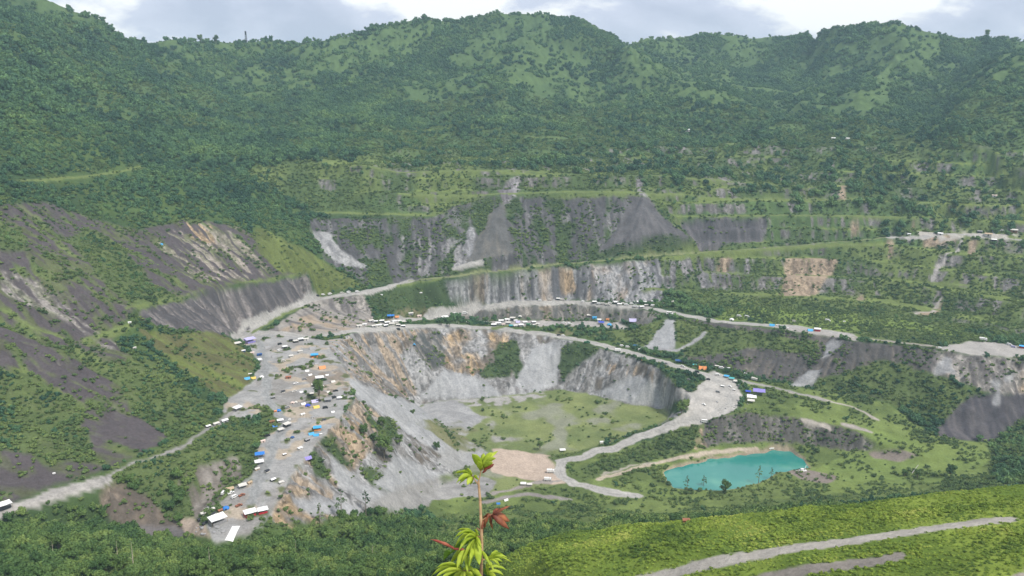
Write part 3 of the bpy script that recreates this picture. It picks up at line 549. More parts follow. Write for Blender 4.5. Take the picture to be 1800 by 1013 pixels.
# lime strips on the terraces
for p, wd in (([(40,318),(170,303),(250,296)], 4), ([(380,280),(430,277),(500,272)], 4), ([(220,545),(300,526),(400,503),(530,482)], 4), ([(680,376),(760,378)], 4), ([(880,297),(945,300)], 5), ([(1230,344),(1500,345),(1640,347)], 7), ([(1190,375),(1400,376),(1610,380)], 7), ([(700,340),(850,342),(1000,337),(1200,339)], 5), ([(530,374),(650,375),(760,379)], 5), ([(500,271),(700,299),(900,295),(1130,307),(1400,318)], 4), ([(1130,507),(1250,511),(1400,520),(1560,526),(1650,539)], 4), ([(1400,477),(1500,483),(1700,495)], 4),
              ([(1170,453),(1300,441),(1400,434),(1550,425)], 6), ([(1170,508),(1250,512),(1400,520)], 3), ([(1240,475),(1380,477)], 2), ([(840,530),(910,526)], 7), ([(870,578),(900,572)], 5), ([(440,585),(500,552),(540,538)], 5), ([(700,504),(800,490)], 6), ([(150,600),(190,590),(230,572)], 6), ([(620,240),(760,238)], 3), ([(930,245),(1060,248)], 3)):
    d = linedist(p)+(nz3-0.5)*5; STRIP = np.minimum(STRIP, 1-0.92*sstep(wd/2+9, wd/2+3, d)); paint(sstep(wd/2+1.5, wd/2-1, d)*sstep(0.25,0.45,nz1+0.1)*sstep(1.15,0.8,SL), mix3(nz1, (0.115,0.145,0.055), LIM), 0, 0.25, 0.1)
TREE *= STRIP; SHR *= 0.3+0.7*STRIP

# pond basin, scree cones, gullies into the relief
POND = [(1175,829),(1200,822),(1240,812),(1280,806),(1325,799),(1355,793),(1392,795),(1412,808),(1424,822),(1395,824),(1365,832),(1345,842),(1310,853),(1262,860),(1230,858),(1185,857),(1176,845)]
def zray(uv, zz): return [pt(u, v, zz)[:2] for u, v in uv]
PW = zray(POND, -334.0); pm = blur(inpoly(PW).astype(np.float32), 3)
steep = sstep(0.22, 0.55, SL)
Z = Z-GUL*steep*(2.1*(LC-0.5)+3.2*(LW-0.5))*(0.35+0.65*(1-sstep(1150, 1300, H)))
stz = (Z+3*(fbm(X, Y, 40, 95, 2)-.5))/5.5; sfr = stz-np.floor(stz)
Z = Z+GUL*steep*0.8*(np.clip((sfr-0.35)/0.65, 0, 1)-sfr)*3.0*sstep(0.4, 0.6, fbm(X, Y, 30, 97, 2))
Z = Z+GUL*steep*(2.4*(fbm(X, Y, 7, 305, 3, .6)-.5)+1.6*(vn(X, Y, 2.8, 307)-.5))
Z = np.where(pm > 0.02, Z*(1-pm)+(-337.5)*pm, Z)
Z = np.where((pm <= 0.02) & inpoly(zray([(1120,860),(1150,800),(1300,785),(1440,785),(1450,830),(1380,870),(1200,878)], -334)), np.maximum(Z, -333.55), Z)
paint(blur(((pm > 0.05) & (pm < 0.9)).astype(np.float32), 1), (0.33,0.27,0.21), 0, 0, 0)
TREE[pm > 0.03] = 0; SHR[pm > 0.03] = 0
COLR = COLR*(0.80+0.40*nz3[..., None])*(0.95+0.1*nz4[..., None])
rk = np.clip(GUL*steep, 0, 1)*sstep(0.1, 0.16, COLR.mean(-1)); blk = sstep(0.60, 0.72, fbm(X, Y, 6, 311, 3, .65)); COLR = COLR*(1-(0.45*rk*blk)[..., None])

def grid_mesh(name, Zg):
    n = NA*NR; co = np.empty((n, 3), np.float32); co[:, 0] = X.ravel(); co[:, 1] = Y.ravel(); co[:, 2] = Zg.ravel()
    idx = np.arange(n).reshape(NA, NR)
    q = np.stack([idx[:-1, :-1], idx[:-1, 1:], idx[1:, 1:], idx[1:, :-1]], -1)[:, :, ::-1].reshape(-1, 4)
    me = bpy.data.meshes.new(name); me.vertices.add(n); me.vertices.foreach_set('co', co.ravel())
    me.loops.add(q.size); me.loops.foreach_set('vertex_index', q.ravel().astype(np.int32))
    me.polygons.add(len(q)); me.polygons.foreach_set('loop_start', np.arange(0, q.size, 4, dtype=np.int32))
    me.polygons.foreach_set('loop_total', np.full(len(q), 4, np.int32)); me.update(calc_edges=True)
    ca = me.color_attributes.new('cover', 'FLOAT_COLOR', 'POINT'); c4 = np.ones((n, 4), np.float32); c4[:, :3] = COLR.reshape(-1, 3)
    ca.data.foreach_set('color', c4.ravel()); ra2 = me.attributes.new('rocky', 'FLOAT', 'POINT'); ra2.data.foreach_set('value', np.clip(rk, 0, 1).astype(np.float32).ravel()); me.polygons.foreach_set('use_smooth', np.ones(len(q), bool)); return me
def newmat(name, rough=0.9, col=(0.5,0.5,0.5), spec=0.2):
    m = bpy.data.materials.new(name); m.use_nodes = True; b = m.node_tree.nodes['Principled BSDF']
    b.inputs['Base Color'].default_value = (*col, 1); b.inputs['Roughness'].default_value = rough
    if 'Specular IOR Level' in b.inputs: b.inputs['Specular IOR Level'].default_value = spec
    return m, m.node_tree, b
gm, t_, b_ = newmat('earth', 0.95, spec=0.1)
at_ = t_.nodes.new('ShaderNodeAttribute'); at_.attribute_name = 'cover'
geo = t_.nodes.new('ShaderNodeNewGeometry')
na = t_.nodes.new('ShaderNodeTexNoise'); na.inputs['Scale'].default_value = 0.55; na.inputs['Detail'].default_value = 5; na.inputs['Roughness'].default_value = 0.7
t_.links.new(geo.outputs['Position'], na.inputs['Vector'])
ra = t_.nodes.new('ShaderNodeMapRange'); ra.inputs[1].default_value = 0.3; ra.inputs[2].default_value = 0.7; ra.inputs[3].default_value = 0.78; ra.inputs[4].default_value = 1.22
t_.links.new(na.outputs['Fac'], ra.inputs[0])
vo_ = t_.nodes.new('ShaderNodeTexVoronoi'); vo_.inputs['Scale'].default_value = 0.42; mpp = t_.nodes.new('ShaderNodeMapping'); mpp.inputs['Scale'].default_value = (1, 1, 0.55)
wv = t_.nodes.new('ShaderNodeMix'); wv.data_type = 'VECTOR'; wv.inputs[0].default_value = 0.004; t_.links.new(geo.outputs['Position'], wv.inputs[4]); t_.links.new(na.outputs['Color'], wv.inputs[5])
t_.links.new(geo.outputs['Position'], mpp.inputs[0]); t_.links.new(mpp.outputs[0], vo_.inputs['Vector'])
bw_ = t_.nodes.new('ShaderNodeSeparateColor'); t_.links.new(vo_.outputs['Color'], bw_.inputs[0])
rv = t_.nodes.new('ShaderNodeMapRange'); rv.inputs[3].default_value = 0.62; rv.inputs[4].default_value = 1.25; t_.links.new(bw_.outputs[0], rv.inputs[0])
at2 = t_.nodes.new('ShaderNodeAttribute'); at2.attribute_name = 'rocky'
mr_ = t_.nodes.new('ShaderNodeMix'); mr_.inputs[2].default_value = 1.0; t_.links.new(at2.outputs['Fac'], mr_.inputs[0]); t_.links.new(rv.outputs[0], mr_.inputs[3])
mk_ = t_.nodes.new('ShaderNodeMath'); mk_.operation = 'MULTIPLY'; t_.links.new(ra.outputs[0], mk_.inputs[0]); t_.links.new(mr_.outputs[0], mk_.inputs[1])
mm = t_.nodes.new('ShaderNodeMix'); mm.data_type = 'RGBA'; mm.blend_type = 'MULTIPLY'; mm.inputs[0].default_value = 1
t_.links.new(at_.outputs['Color'], mm.inputs[6]); t_.links.new(mk_.outputs[0], mm.inputs[7]); t_.links.new(mm.outputs[2], b_.inputs['Base Color'])
bp = t_.nodes.new('ShaderNodeBump'); bp.inputs['Strength'].default_value = 0.55; bp.inputs['Distance'].default_value = 0.9
t_.links.new(na.outputs['Fac'], bp.inputs['Height']); t_.links.new(bp.outputs[0], b_.inputs['Normal'])
me = grid_mesh('ground', Z); me.materials.append(gm)
ground = bpy.data.objects.new('ground', me); COL.objects.link(ground); tag(ground, kind='structure')

# pond
wm, t_, b_ = newmat('pond_water', 0.07, (0.045, 0.30, 0.27), 0.5)
nw = t_.nodes.new('ShaderNodeTexNoise'); nw.inputs['Scale'].default_value = 0.03; nw.inputs['Detail'].default_value = 3
gw = t_.nodes.new('ShaderNodeNewGeometry'); t_.links.new(gw.outputs['Position'], nw.inputs['Vector'])
rw = t_.nodes.new('ShaderNodeValToRGB'); rw.color_ramp.elements.new(0.52).color = (0.03, 0.21, 0.185, 1); rw.color_ramp.elements[0].position = 0.35; rw.color_ramp.elements[0].color = (0.022,0.19,0.17,1); rw.color_ramp.elements[-1].position = 0.68; rw.color_ramp.elements[-1].color = (0.075,0.27,0.215,1)
t_.links.new(nw.outputs['Fac'], rw.inputs[0]); t_.links.new(rw.outputs[0], b_.inputs['Base Color'])
nb = t_.nodes.new('ShaderNodeTexNoise'); nb.inputs['Scale'].default_value = 1.3; nb.inputs['Detail'].default_value = 2; t_.links.new(gw.outputs['Position'], nb.inputs['Vector'])
bb = t_.nodes.new('ShaderNodeBump'); bb.inputs['Strength'].default_value = 0.12; bb.inputs['Distance'].default_value = 0.2; t_.links.new(nb.outputs['Fac'], bb.inputs['Height']); t_.links.new(bb.outputs[0], b_.inputs['Normal'])
cx = sum(p[0] for p in PW)/len(PW); cy = sum(p[1] for p in PW)/len(PW)
bm = bmesh.new(); vs = []
for x, y in PW:
    d = math.hypot(x-cx, y-cy); k = (d+5)/d; vs.append(bm.verts.new((cx+(x-cx)*k, cy+(y-cy)*k, -334.0)))
f = bm.faces.new(vs); f.normal_update()
if f.normal.z < 0: f.normal_flip()
bmesh.ops.triangulate(bm, faces=[f]); me = bpy.data.meshes.new('pond'); bm.to_mesh(me); me.materials.append(wm)
pond = bpy.data.objects.new('pond', me); COL.objects.link(pond); tag(pond, kind='structure')
def at(u, v): return at0(u, v, Z)
def gz(x, y):
    h = math.hypot(x, y); a = math.atan2(x, y); fi = min(max(np.interp(a, AZ, np.arange(NA)), 0), NA-1.01); fj = min(max(np.interp(h, RR, np.arange(NR)), 0), NR-1.01)
    i, j = int(fi), int(fj); s, t = fi-i, fj-j
    return (Z[i,j]*(1-s)+Z[i+1,j]*s)*(1-t)+(Z[i,j+1]*(1-s)+Z[i+1,j+1]*s)*t
# ------------------------------------------------------------------ foliage
def leafmat(name, cols, rough=0.75, hue=1.0, big=0.012, transl=0.25):
    m = bpy.data.materials.new(name); m.use_nodes = True; t = m.node_tree; b = t.nodes['Principled BSDF']
    b.inputs['Roughness'].default_value = rough; b.inputs['Specular IOR Level'].default_value = 0.25
    oi = t.nodes.new('ShaderNodeObjectInfo'); g = t.nodes.new('ShaderNodeNewGeometry')
    n = t.nodes.new('ShaderNodeTexNoise'); n.inputs['Scale'].default_value = big; n.inputs['Detail'].default_value = 4; n.inputs['Roughness'].default_value = 0.6; t.links.new(g.outputs['Position'], n.inputs['Vector'])
    a = t.nodes.new('ShaderNodeMath'); a.operation = 'MULTIPLY_ADD'; a.inputs[1].default_value = 0.42; t.links.new(oi.outputs['Random'], a.inputs[0])
    s = t.nodes.new('ShaderNodeMath'); s.operation = 'MULTIPLY_ADD'; s.inputs[1].default_value = 2.3; s.inputs[2].default_value = -0.87; t.links.new(n.outputs['Fac'], s.inputs[0]); t.links.new(s.outputs[0], a.inputs[2])
    r = t.nodes.new('ShaderNodeValToRGB'); els = r.color_ramp.elements
    while len(els) < len(cols): els.new(0.5)
    for i, c in enumerate(cols): els[i].position = i/(len(cols)-1); els[i].color = (*c, 1)
    t.links.new(a.outputs[0], r.inputs[0])
    n2 = t.nodes.new('ShaderNodeTexNoise'); n2.inputs['Scale'].default_value = 1.2; t.links.new(g.outputs['Position'], n2.inputs['Vector'])
    mr = t.nodes.new('ShaderNodeMapRange'); mr.inputs[1].default_value = .3; mr.inputs[2].default_value = .7; mr.inputs[3].default_value = 0.72; mr.inputs[4].default_value = 1.28; t.links.new(n2.outputs['Fac'], mr.inputs[0])
    mu = t.nodes.new('ShaderNodeMix'); mu.data_type = 'RGBA'; mu.blend_type = 'MULTIPLY'; mu.inputs[0].default_value = 1; t.links.new(r.outputs[0], mu.inputs[6]); t.links.new(mr.outputs[0], mu.inputs[7])
    t.links.new(mu.outputs[2], b.inputs['Base Color'])
    return m
M_FOR = leafmat('forest_leaf', [(0.026,0.074,0.044), (0.050,0.118,0.056), (0.088,0.172,0.064), (0.145,0.235,0.075)])
M_SHR = leafmat('shrub_leaf', [(0.050,0.092,0.036), (0.086,0.140,0.046), (0.135,0.195,0.058), (0.19,0.25,0.08)], big=0.03)
M_LIME = leafmat('bush_leaf', [(0.065,0.120,0.022), (0.14,0.215,0.032), (0.22,0.30,0.042), (0.36,0.40,0.09)], big=0.05)
M_NEAR = leafmat('broad_leaf', [(0.030,0.074,0.024), (0.064,0.124,0.034), (0.110,0.178,0.046), (0.19,0.26,0.068)], big=0.03)
M_BARK, _, _ = newmat('bark', 0.9, (0.22, 0.19, 0.15))
M_PALE, _, _ = newmat('pale_bark', 0.9, (0.45, 0.40, 0.32))
rng = np.random.default_rng(7); random.seed(7)
def leaf_cloud(verts, faces, c, rad, n, size, flat=0.8, seed=0, tri=False):
    g = np.random.default_rng(seed)
    for _ in range(n):
        d = g.normal(size=3); d /= np.linalg.norm(d)
        if d[2] < -0.35: d[2] *= -1
        rr = g.uniform(0.72, 1.06)
        p = np.array(c)+d*np.array(rad)*rr
        nn = d+g.normal(size=3)*0.55; nn /= np.linalg.norm(nn)
        a = np.cross(nn, g.normal(size=3)); a /= np.linalg.norm(a); b = np.cross(nn, a)
        s = size*g.uniform(0.6, 1.35); k = len(verts)
        verts += [tuple(p+a*s), tuple(p+b*s*flat), tuple(p-a*s*0.9), tuple(p-b*s*flat)]
        faces.append((k, k+1, k+2, k+3))
def core(verts, faces, c, rad, seed, sub=1):
    bm = bmesh.new(); bmesh.ops.create_icosphere(bm, subdivisions=sub, radius=1.0); g = np.random.default_rng(seed); k = len(verts)
    for v in bm.verts:
        s = g.uniform(0.72, 1.0); verts.append((c[0]+v.co.x*rad[0]*s, c[1]+v.co.y*rad[1]*s, c[2]+v.co.z*rad[2]*s))
    for f in bm.faces: faces.append(tuple(k+v.index for v in f.verts))
    bm.free()
def prism(verts, faces, a, b, ra_, rb_, n=5):
    a, b = Vector(a), Vector(b); d = (b-a).normalized(); u = d.orthogonal().normalized(); v = d.cross(u); k = len(verts)
    for q, r in ((a, ra_), (b, rb_)):
        for i in range(n):
            t = 2*math.pi*i/n; verts.append(tuple(q+u*math.cos(t)*r+v*math.sin(t)*r))
    for i in range(n): j = (i+1) % n; faces.append((k+i, k+j, k+n+j, k+n+i))
    faces.append(tuple(k+n+i for i in range(n)))
def mesh(name, vf, mats, split=None):
    me = bpy.data.meshes.new(name); me.from_pydata(vf[0], [], vf[1])
    for m in mats: me.materials.append(m)
    if split is not None:
        for i, p in enumerate(me.polygons): p.material_index = 1 if i >= split else 0
    me.update(); return me
def clumpy(seed, R_, Hc, nc, nl, size, trunk=0.0, z0=0.0):
    g = np.random.default_rng(seed); V, Fc = [], []
    cl = [((0, 0, z0+Hc*0.55), (R_*0.62, R_*0.62, Hc*0.42))]
    for k in range(nc):
        a = 2*math.pi*(k+g.uniform(-.3, .3))/nc; rr = R_*g.uniform(0.38, 0.62); s = g.uniform(0.30, 0.52)
        cl.append(((math.cos(a)*rr, math.sin(a)*rr, z0+Hc*g.uniform(0.3, 0.8)), (R_*s, R_*s, Hc*s*0.8)))
    for i, (c, r) in enumerate(cl):
        core(V, Fc, c, tuple(0.86*q for q in r), seed*31+i, 1)
        leaf_cloud(V, Fc, c, r, int(nl/len(cl)), size, 0.75, seed*77+i)
    ns = len(Fc)
    if trunk: prism(V, Fc, (0, 0, -1.5*trunk), (0, 0, z0+Hc*0.4), 0.05*R_, 0.03*R_)
    return V, Fc, ns
def variants(name, n, mat, **kw):
    c = bpy.data.collections.new(name); 
    for i in range(n):
        V, Fc, ns = clumpy(seed=100+i*13+len(name), **kw); me = mesh(name, (V, Fc), [mat, M_BARK], ns); c.objects.link(bpy.data.objects.new(name, me))
    return c
C_FOR = variants('forest_crown', 5, M_FOR, R_=1.0, Hc=1.55, nc=4, nl=130, size=0.17, trunk=1, z0=0.15)
C_NEAR = variants('near_crown', 5, M_NEAR, R_=1.0, Hc=1.5, nc=6, nl=260, size=0.13, trunk=1, z0=0.15)
C_SHR = variants('shrub_crown', 4, M_SHR, R_=1.0, Hc=1.2, nc=3, nl=110, size=0.20)
C_LIME = variants('bush_crown', 4, M_LIME, R_=1.0, Hc=1.25, nc=4, nl=150, size=0.15)

def instancer(name, label, cat, pts, rot, scl, coll):
    me = bpy.data.meshes.new(name); n = len(pts); me.vertices.add(n); me.vertices.foreach_set('co', pts.astype(np.float32).ravel())
    for nm, arr, ty in (('rot', rot, 'FLOAT'), ('scl', scl[:, 0], 'FLOAT'), ('sclz', scl[:, 1], 'FLOAT')):
        a = me.attributes.new(nm, ty, 'POINT'); a.data.foreach_set('value', arr.astype(np.float32))
    o = bpy.data.objects.new(name, me); COL.objects.link(o); tag(o, label, cat, kind='stuff')
    ng = bpy.data.node_groups.new(name, 'GeometryNodeTree')
    ng.interface.new_socket('Geometry', in_out='INPUT', socket_type='NodeSocketGeometry'); ng.interface.new_socket('Geometry', in_out='OUTPUT', socket_type='NodeSocketGeometry')
    Nn = ng.nodes.new; Ll = ng.links.new
    gi, go = Nn('NodeGroupInput'), Nn('NodeGroupOutput'); ci = Nn('GeometryNodeCollectionInfo'); ci.inputs['Collection'].default_value = coll; ci.inputs['Separate Children'].default_value = True; ci.inputs['Reset Children'].default_value = True
    ip = Nn('GeometryNodeInstanceOnPoints'); ip.inputs['Pick Instance'].default_value = True
    m2p = Nn('GeometryNodeMeshToPoints'); Ll(gi.outputs[0], m2p.inputs[0]); Ll(m2p.outputs[0], ip.inputs['Points']); Ll(ci.outputs[0], ip.inputs['Instance'])
    def att(nm):
        a = Nn('GeometryNodeInputNamedAttribute'); a.data_type = 'FLOAT'; a.inputs[0].default_value = nm; return a.outputs[0]
    cr_ = Nn('ShaderNodeCombineXYZ'); Ll(att('rot'), cr_.inputs[2]); Ll(cr_.outputs[0], ip.inputs['Rotation'])
    cs = Nn('ShaderNodeCombineXYZ'); a = att('scl'); Ll(a, cs.inputs[0]); Ll(a, cs.inputs[1]); Ll(att('sclz'), cs.inputs[2]); Ll(cs.outputs[0], ip.inputs['Scale'])
    Ll(ip.outputs[0], go.inputs[0]); md = o.modifiers.new('scatter', 'NODES'); md.node_group = ng
    return o
GI = lambda A, fi, fj: A[np.clip(fi.round().astype(int), 0, NA-1), np.clip(fj.round().astype(int), 0, NR-1)]
EV = Z/RR[None, :]; EMAX = np.maximum.accumulate(EV, axis=1)        # skyline of the ground seen so far, for leaving out what hills hide
def zat(a, r):
    fi = np.clip(np.interp(a, AZ, np.arange(NA)), 0, NA-1.01); fj = np.clip(np.interp(r, RR, np.arange(NR)), 0, NR-1.01)
    i = fi.astype(int); j = fj.astype(int); s = fi-i; t = fj-j
    return (Z[i,j]*(1-s)+Z[i+1,j]*s)*(1-t)+(Z[i,j+1]*(1-s)+Z[i+1,j+1]*s)*t, fi, fj
def scatter(r0, r1, area, dens, amax=38, seed=1, hide=14.0):
    g = np.random.default_rng(seed); A = 2*R(amax); n = int(A/2*(r1*r1-r0*r0)/area)
    a = g.uniform(-R(amax), R(amax), n); r = np.sqrt(g.uniform(r0*r0, r1*r1, n))
    z, fi, fj = zat(a, r); d = GI(dens, fi, fj); x, y = r*np.sin(a), r*np.cos(a)
    cl = 0.55+0.9*fbm(x, y, 35, 61, 3)
    patch = sstep(0.46, 0.56, fbm(x, y, 16, 63, 2)); d = np.where(d < 0.45, d*(0.15+2.2*patch), d); keep = g.random(n) < np.clip(d*cl, 0, 1)
    keep &= (z+hide)/r > GI(EMAX, fi, np.maximum(fj-3, 0))-0.004
    return x[keep], y[keep], z[keep], r[keep], g
# woods of the mountains and terraces
P_, Rt, S_ = [], [], []
for r0, r1, area, s0, s1, sd in ((1150, 2420, 19, 2.4, 7.0, 1), (520, 1150, 17, 1.6, 4.4, 2)):
    x, y, z, r, g = scatter(r0, r1, area, TREE, seed=sd); n = len(x)
    s = (s0+(s1-s0)*g.random(n)**1.6)*(0.65+0.7*vn(x, y, 70, 5)); a_ = np.arctan2(x, y); s = s*np.where(r < 1180, 0.55+0.45*sstep(0.3, 0.7, GI(TREE, np.interp(a_, AZ, np.arange(NA)), np.interp(r, RR, np.arange(NR)))), 1.0); P_.append(np.stack([x, y, z-0.42*s], 1)); Rt.append(g.uniform(0, 6.28, n)); S_.append(np.stack([s, s*g.uniform(0.75, 1.15, n)], 1))
# the near wood: everything below the 300 nearest crowns
x, y, z, r, g = scatter(230, 520, 12, TREE, seed=3); s = (1.4+2.6*g.random(len(x))**1.5)*(0.75+0.5*vn(x, y, 25, 5))
tz_ = z+1.7*s; td_ = y*CP-tz_*SP; tu_ = CU+x/td_*F; tv_ = CV+(-tz_*CP-y*SP)/td_*F
kp_ = ~((tu_ > 340) & (tu_ < 455) & (tv_ < 958-np.abs(tu_-405)*0.12)) & ~((tu_ > 455) & (tu_ < 600) & (tv_ < 925))   # keep the open gravel of the ledge end in sight
x, y, z, r, s = x[kp_], y[kp_], z[kp_], r[kp_], s[kp_]
vis = np.argsort(r/s)                                   # largest in the picture first
inview = (np.abs(np.arctan2(x, y)) < R(33)) & ((z+5)/r > -0.70)
order = [i for i in vis if inview[i]][:250]
NEAR = [(x[i], y[i], z[i], s[i]) for i in order]; rest = np.ones(len(x), bool); rest[order] = False
instancer('near_forest', 'lighter green mixed wood filling the valley side below the viewer', 'forest', np.stack([x, y, z-0.4], 1)[rest], g.uniform(0, 6.28, rest.sum()), np.stack([s, s*g.uniform(0.8, 1.25, len(s))], 1)[rest], C_NEAR)
instancer('forest', 'dense green tropical forest covering the mountains and the terraces above the mine', 'forest', np.concatenate(P_), np.concatenate(Rt), np.concatenate(S_), C_FOR)
print('forest', sum(len(p) for p in P_))
P_, Rt, S_ = [], [], []
for r0, r1, area, s0, s1, sd in ((1100, 1700, 16, 1.2, 2.6, 11), (500, 1100, 7.5, 0.8, 2.3, 12), (345, 500, 6, 0.7, 1.9, 13)):
    x, y, z, r, g = scatter(r0, r1, area, SHR, seed=sd, hide=5); n = len(x)
    s = g.uniform(s0, s1, n)*(0.7+0.6*vn(x, y, 30, 5)); P_.append(np.stack([x, y, z-0.15], 1)); Rt.append(g.uniform(0, 6.28, n)); S_.append(np.stack([s, s*g.uniform(0.6, 1.1, n)], 1))
instancer('scrub', 'mixed green scrub growing over the terraces, slopes and pit edges', 'scrub', np.concatenate(P_), np.concatenate(Rt), np.concatenate(S_), C_SHR)
print('scrub', sum(len(p) for p in P_))
x, y, z, r, g = scatter(150, 350, 0.8, SHR*(np.arctan2(X, Y) > -0.02), seed=21, hide=3, amax=37); n = len(x)
s = g.uniform(0.3, 0.85, n)*(0.5+1.0*vn(x, y, 14, 5)**1.5)
instancer('bushes', 'bright yellow-green bushes carpeting the near hillside on the right', 'bushes', np.stack([x, y, z-0.1], 1), g.uniform(0, 6.28, n), np.stack([s, s*g.uniform(0.4, 0.95, n)], 1), C_LIME)
print('bushes', n)

# individual trees of the near wood
def tree_parts(seed, R_, Hc, nc, nl, size, th):
    g = np.random.default_rng(seed); V, Fc = [], []; T, TF = [], []
    prism(T, TF, (0, 0, -1.0), (0.04, 0.02, th*0.5), 0.07, 0.055, 6); prism(T, TF, (0.04, 0.02, th*0.5), (0, 0.03, th+Hc*0.5), 0.055, 0.02, 6)
    for k in range(nc):
        a = 2*math.pi*(k+g.uniform(-.35, .35))/nc; rr = R_*g.uniform(0.35, 0.72); s = g.uniform(0.22, 0.42); zc_ = th+Hc*g.uniform(0.12, 0.85)
        c = (math.cos(a)*rr*(1.1-zc_/(th+Hc)*0.5), math.sin(a)*rr*(1.1-zc_/(th+Hc)*0.5), zc_)
        prism(T, TF, (0, 0, th*0.8), c, 0.03, 0.01, 4)
        core(V, Fc, c, (R_*s*.75, R_*s*.75, Hc*s*.5), seed*31+k, 1); leaf_cloud(V, Fc, c, (R_*s, R_*s, Hc*s*0.72), int(nl/nc), size, 0.6, seed*77+k)
    return (V, Fc), (T, TF)
NV = []
for i in range(5):
    c, t = tree_parts(500+i, 1.0, 1.3+0.15*(i % 3), 9+i, 900, 0.085, 0.55+0.1*(i % 2))
    NV.append((mesh('crown', c, [M_NEAR]), mesh('trunk', t, [M_BARK])))
def place_tree(x, y, z, s, k, label, group=None, name='broadleaf_tree', sz=1.0, rz=None, cat='tree'):
    e = bpy.data.objects.new(name, None); COL.objects.link(e); e.location = (x, y, z-0.2); e.rotation_euler = (0, 0, random.uniform(0, 6.28) if rz is None else rz); e.scale = (s, s, s*sz)
    tag(e, label, cat, group)
    for nm, me in (('crown', NV[k][0]), ('trunk', NV[k][1])):
        c = bpy.data.objects.new(nm, me); COL.objects.link(c); c.parent = e
    return e
for i, (x, y, z, s) in enumerate(NEAR):
    place_tree(x, y, z, s*1.12, i % 5, 'green broadleaf tree in the dense wood along the bottom of the view', 'trees of the near wood')

# ------------------------------------------------------------------ haze
def haze():
    bm = bmesh.new(); bmesh.ops.create_cube(bm, size=1.0); me = bpy.data.meshes.new('haze'); bm.to_mesh(me)
    o = bpy.data.objects.new('haze', me); COL.objects.link(o); zlo = float(Z.min())-2; zhi = float(Z.max())+25
    o.scale = (13900*1.03, 9200, zhi-zlo); o.location = (0, 4100, (zlo+zhi)/2); tag(o, kind='stuff', label='thin pale blue haze filling the air between here and the mountains', cat='haze')
    m = bpy.data.materials.new('haze'); m.use_nodes = True; t = m.node_tree; t.nodes.clear(); oo = t.nodes.new('ShaderNodeOutputMaterial'); v = t.nodes.new('ShaderNodeVolumePrincipled')
    v.inputs['Color'].default_value = (0.58, 0.86, 1.0, 1); v.inputs['Density'].default_value = HAZE; v.inputs['Anisotropy'].default_value = 0.0
    t.links.new(v.outputs[0], oo.inputs['Volume']); me.materials.append(m)
HAZE = 0.00010
haze()
# ------------------------------------------------------------------ small things: shelters, vehicles, huts
PAL = {'white': (0.80,0.80,0.80), 'offwhite': (0.62,0.60,0.56), 'grey': (0.30,0.30,0.31), 'dark': (0.035,0.037,0.045), 'blue': (0.03,0.20,0.62), 'sky': (0.06,0.38,0.72), 'royal': (0.04,0.08,0.55), 'navy': (0.03,0.09,0.25), 'teal': (0.07,0.42,0.45), 'orange': (0.75,0.28,0.10),
       'red': (0.55,0.04,0.06), 'lilac': (0.50,0.47,0.72), 'violet': (0.28,0.24,0.60), 'brown': (0.22,0.12,0.06), 'tan': (0.48,0.37,0.25), 'yellow': (0.72,0.52,0.10), 'green': (0.03,0.16,0.07), 'pink': (0.68,0.55,0.50), 'glass': (0.02,0.025,0.03), 'tyre': (0.02,0.02,0.02), 'pole': (0.30,0.24,0.17), 'rust': (0.30,0.12,0.07)}
PM = {}
def pm_(c):
    if c not in PM:
        m, t, b = newmat(c+'_surface', 0.55 if c not in ('glass',) else 0.15, PAL[c], 0.3)
        g = t.nodes.new('ShaderNodeNewGeometry'); n = t.nodes.new('ShaderNodeTexNoise'); n.inputs['Scale'].default_value = 1.6; n.inputs['Detail'].default_value = 4; t.links.new(g.outputs['Position'], n.inputs['Vector'])
        r = t.nodes.new('ShaderNodeMapRange'); r.inputs[1].default_value = .3; r.inputs[2].default_value = .7; r.inputs[3].default_value = 0.78; r.inputs[4].default_value = 1.08; t.links.new(n.outputs['Fac'], r.inputs[0])
        x = t.nodes.new('ShaderNodeMix'); x.data_type = 'RGBA'; x.blend_type = 'MULTIPLY'; x.inputs[0].default_value = 1; x.inputs[6].default_value = (*PAL[c], 1); t.links.new(r.outputs[0], x.inputs[7]); t.links.new(x.outputs[2], b.inputs['Base Color'])
        PM[c] = m
    return PM[c]
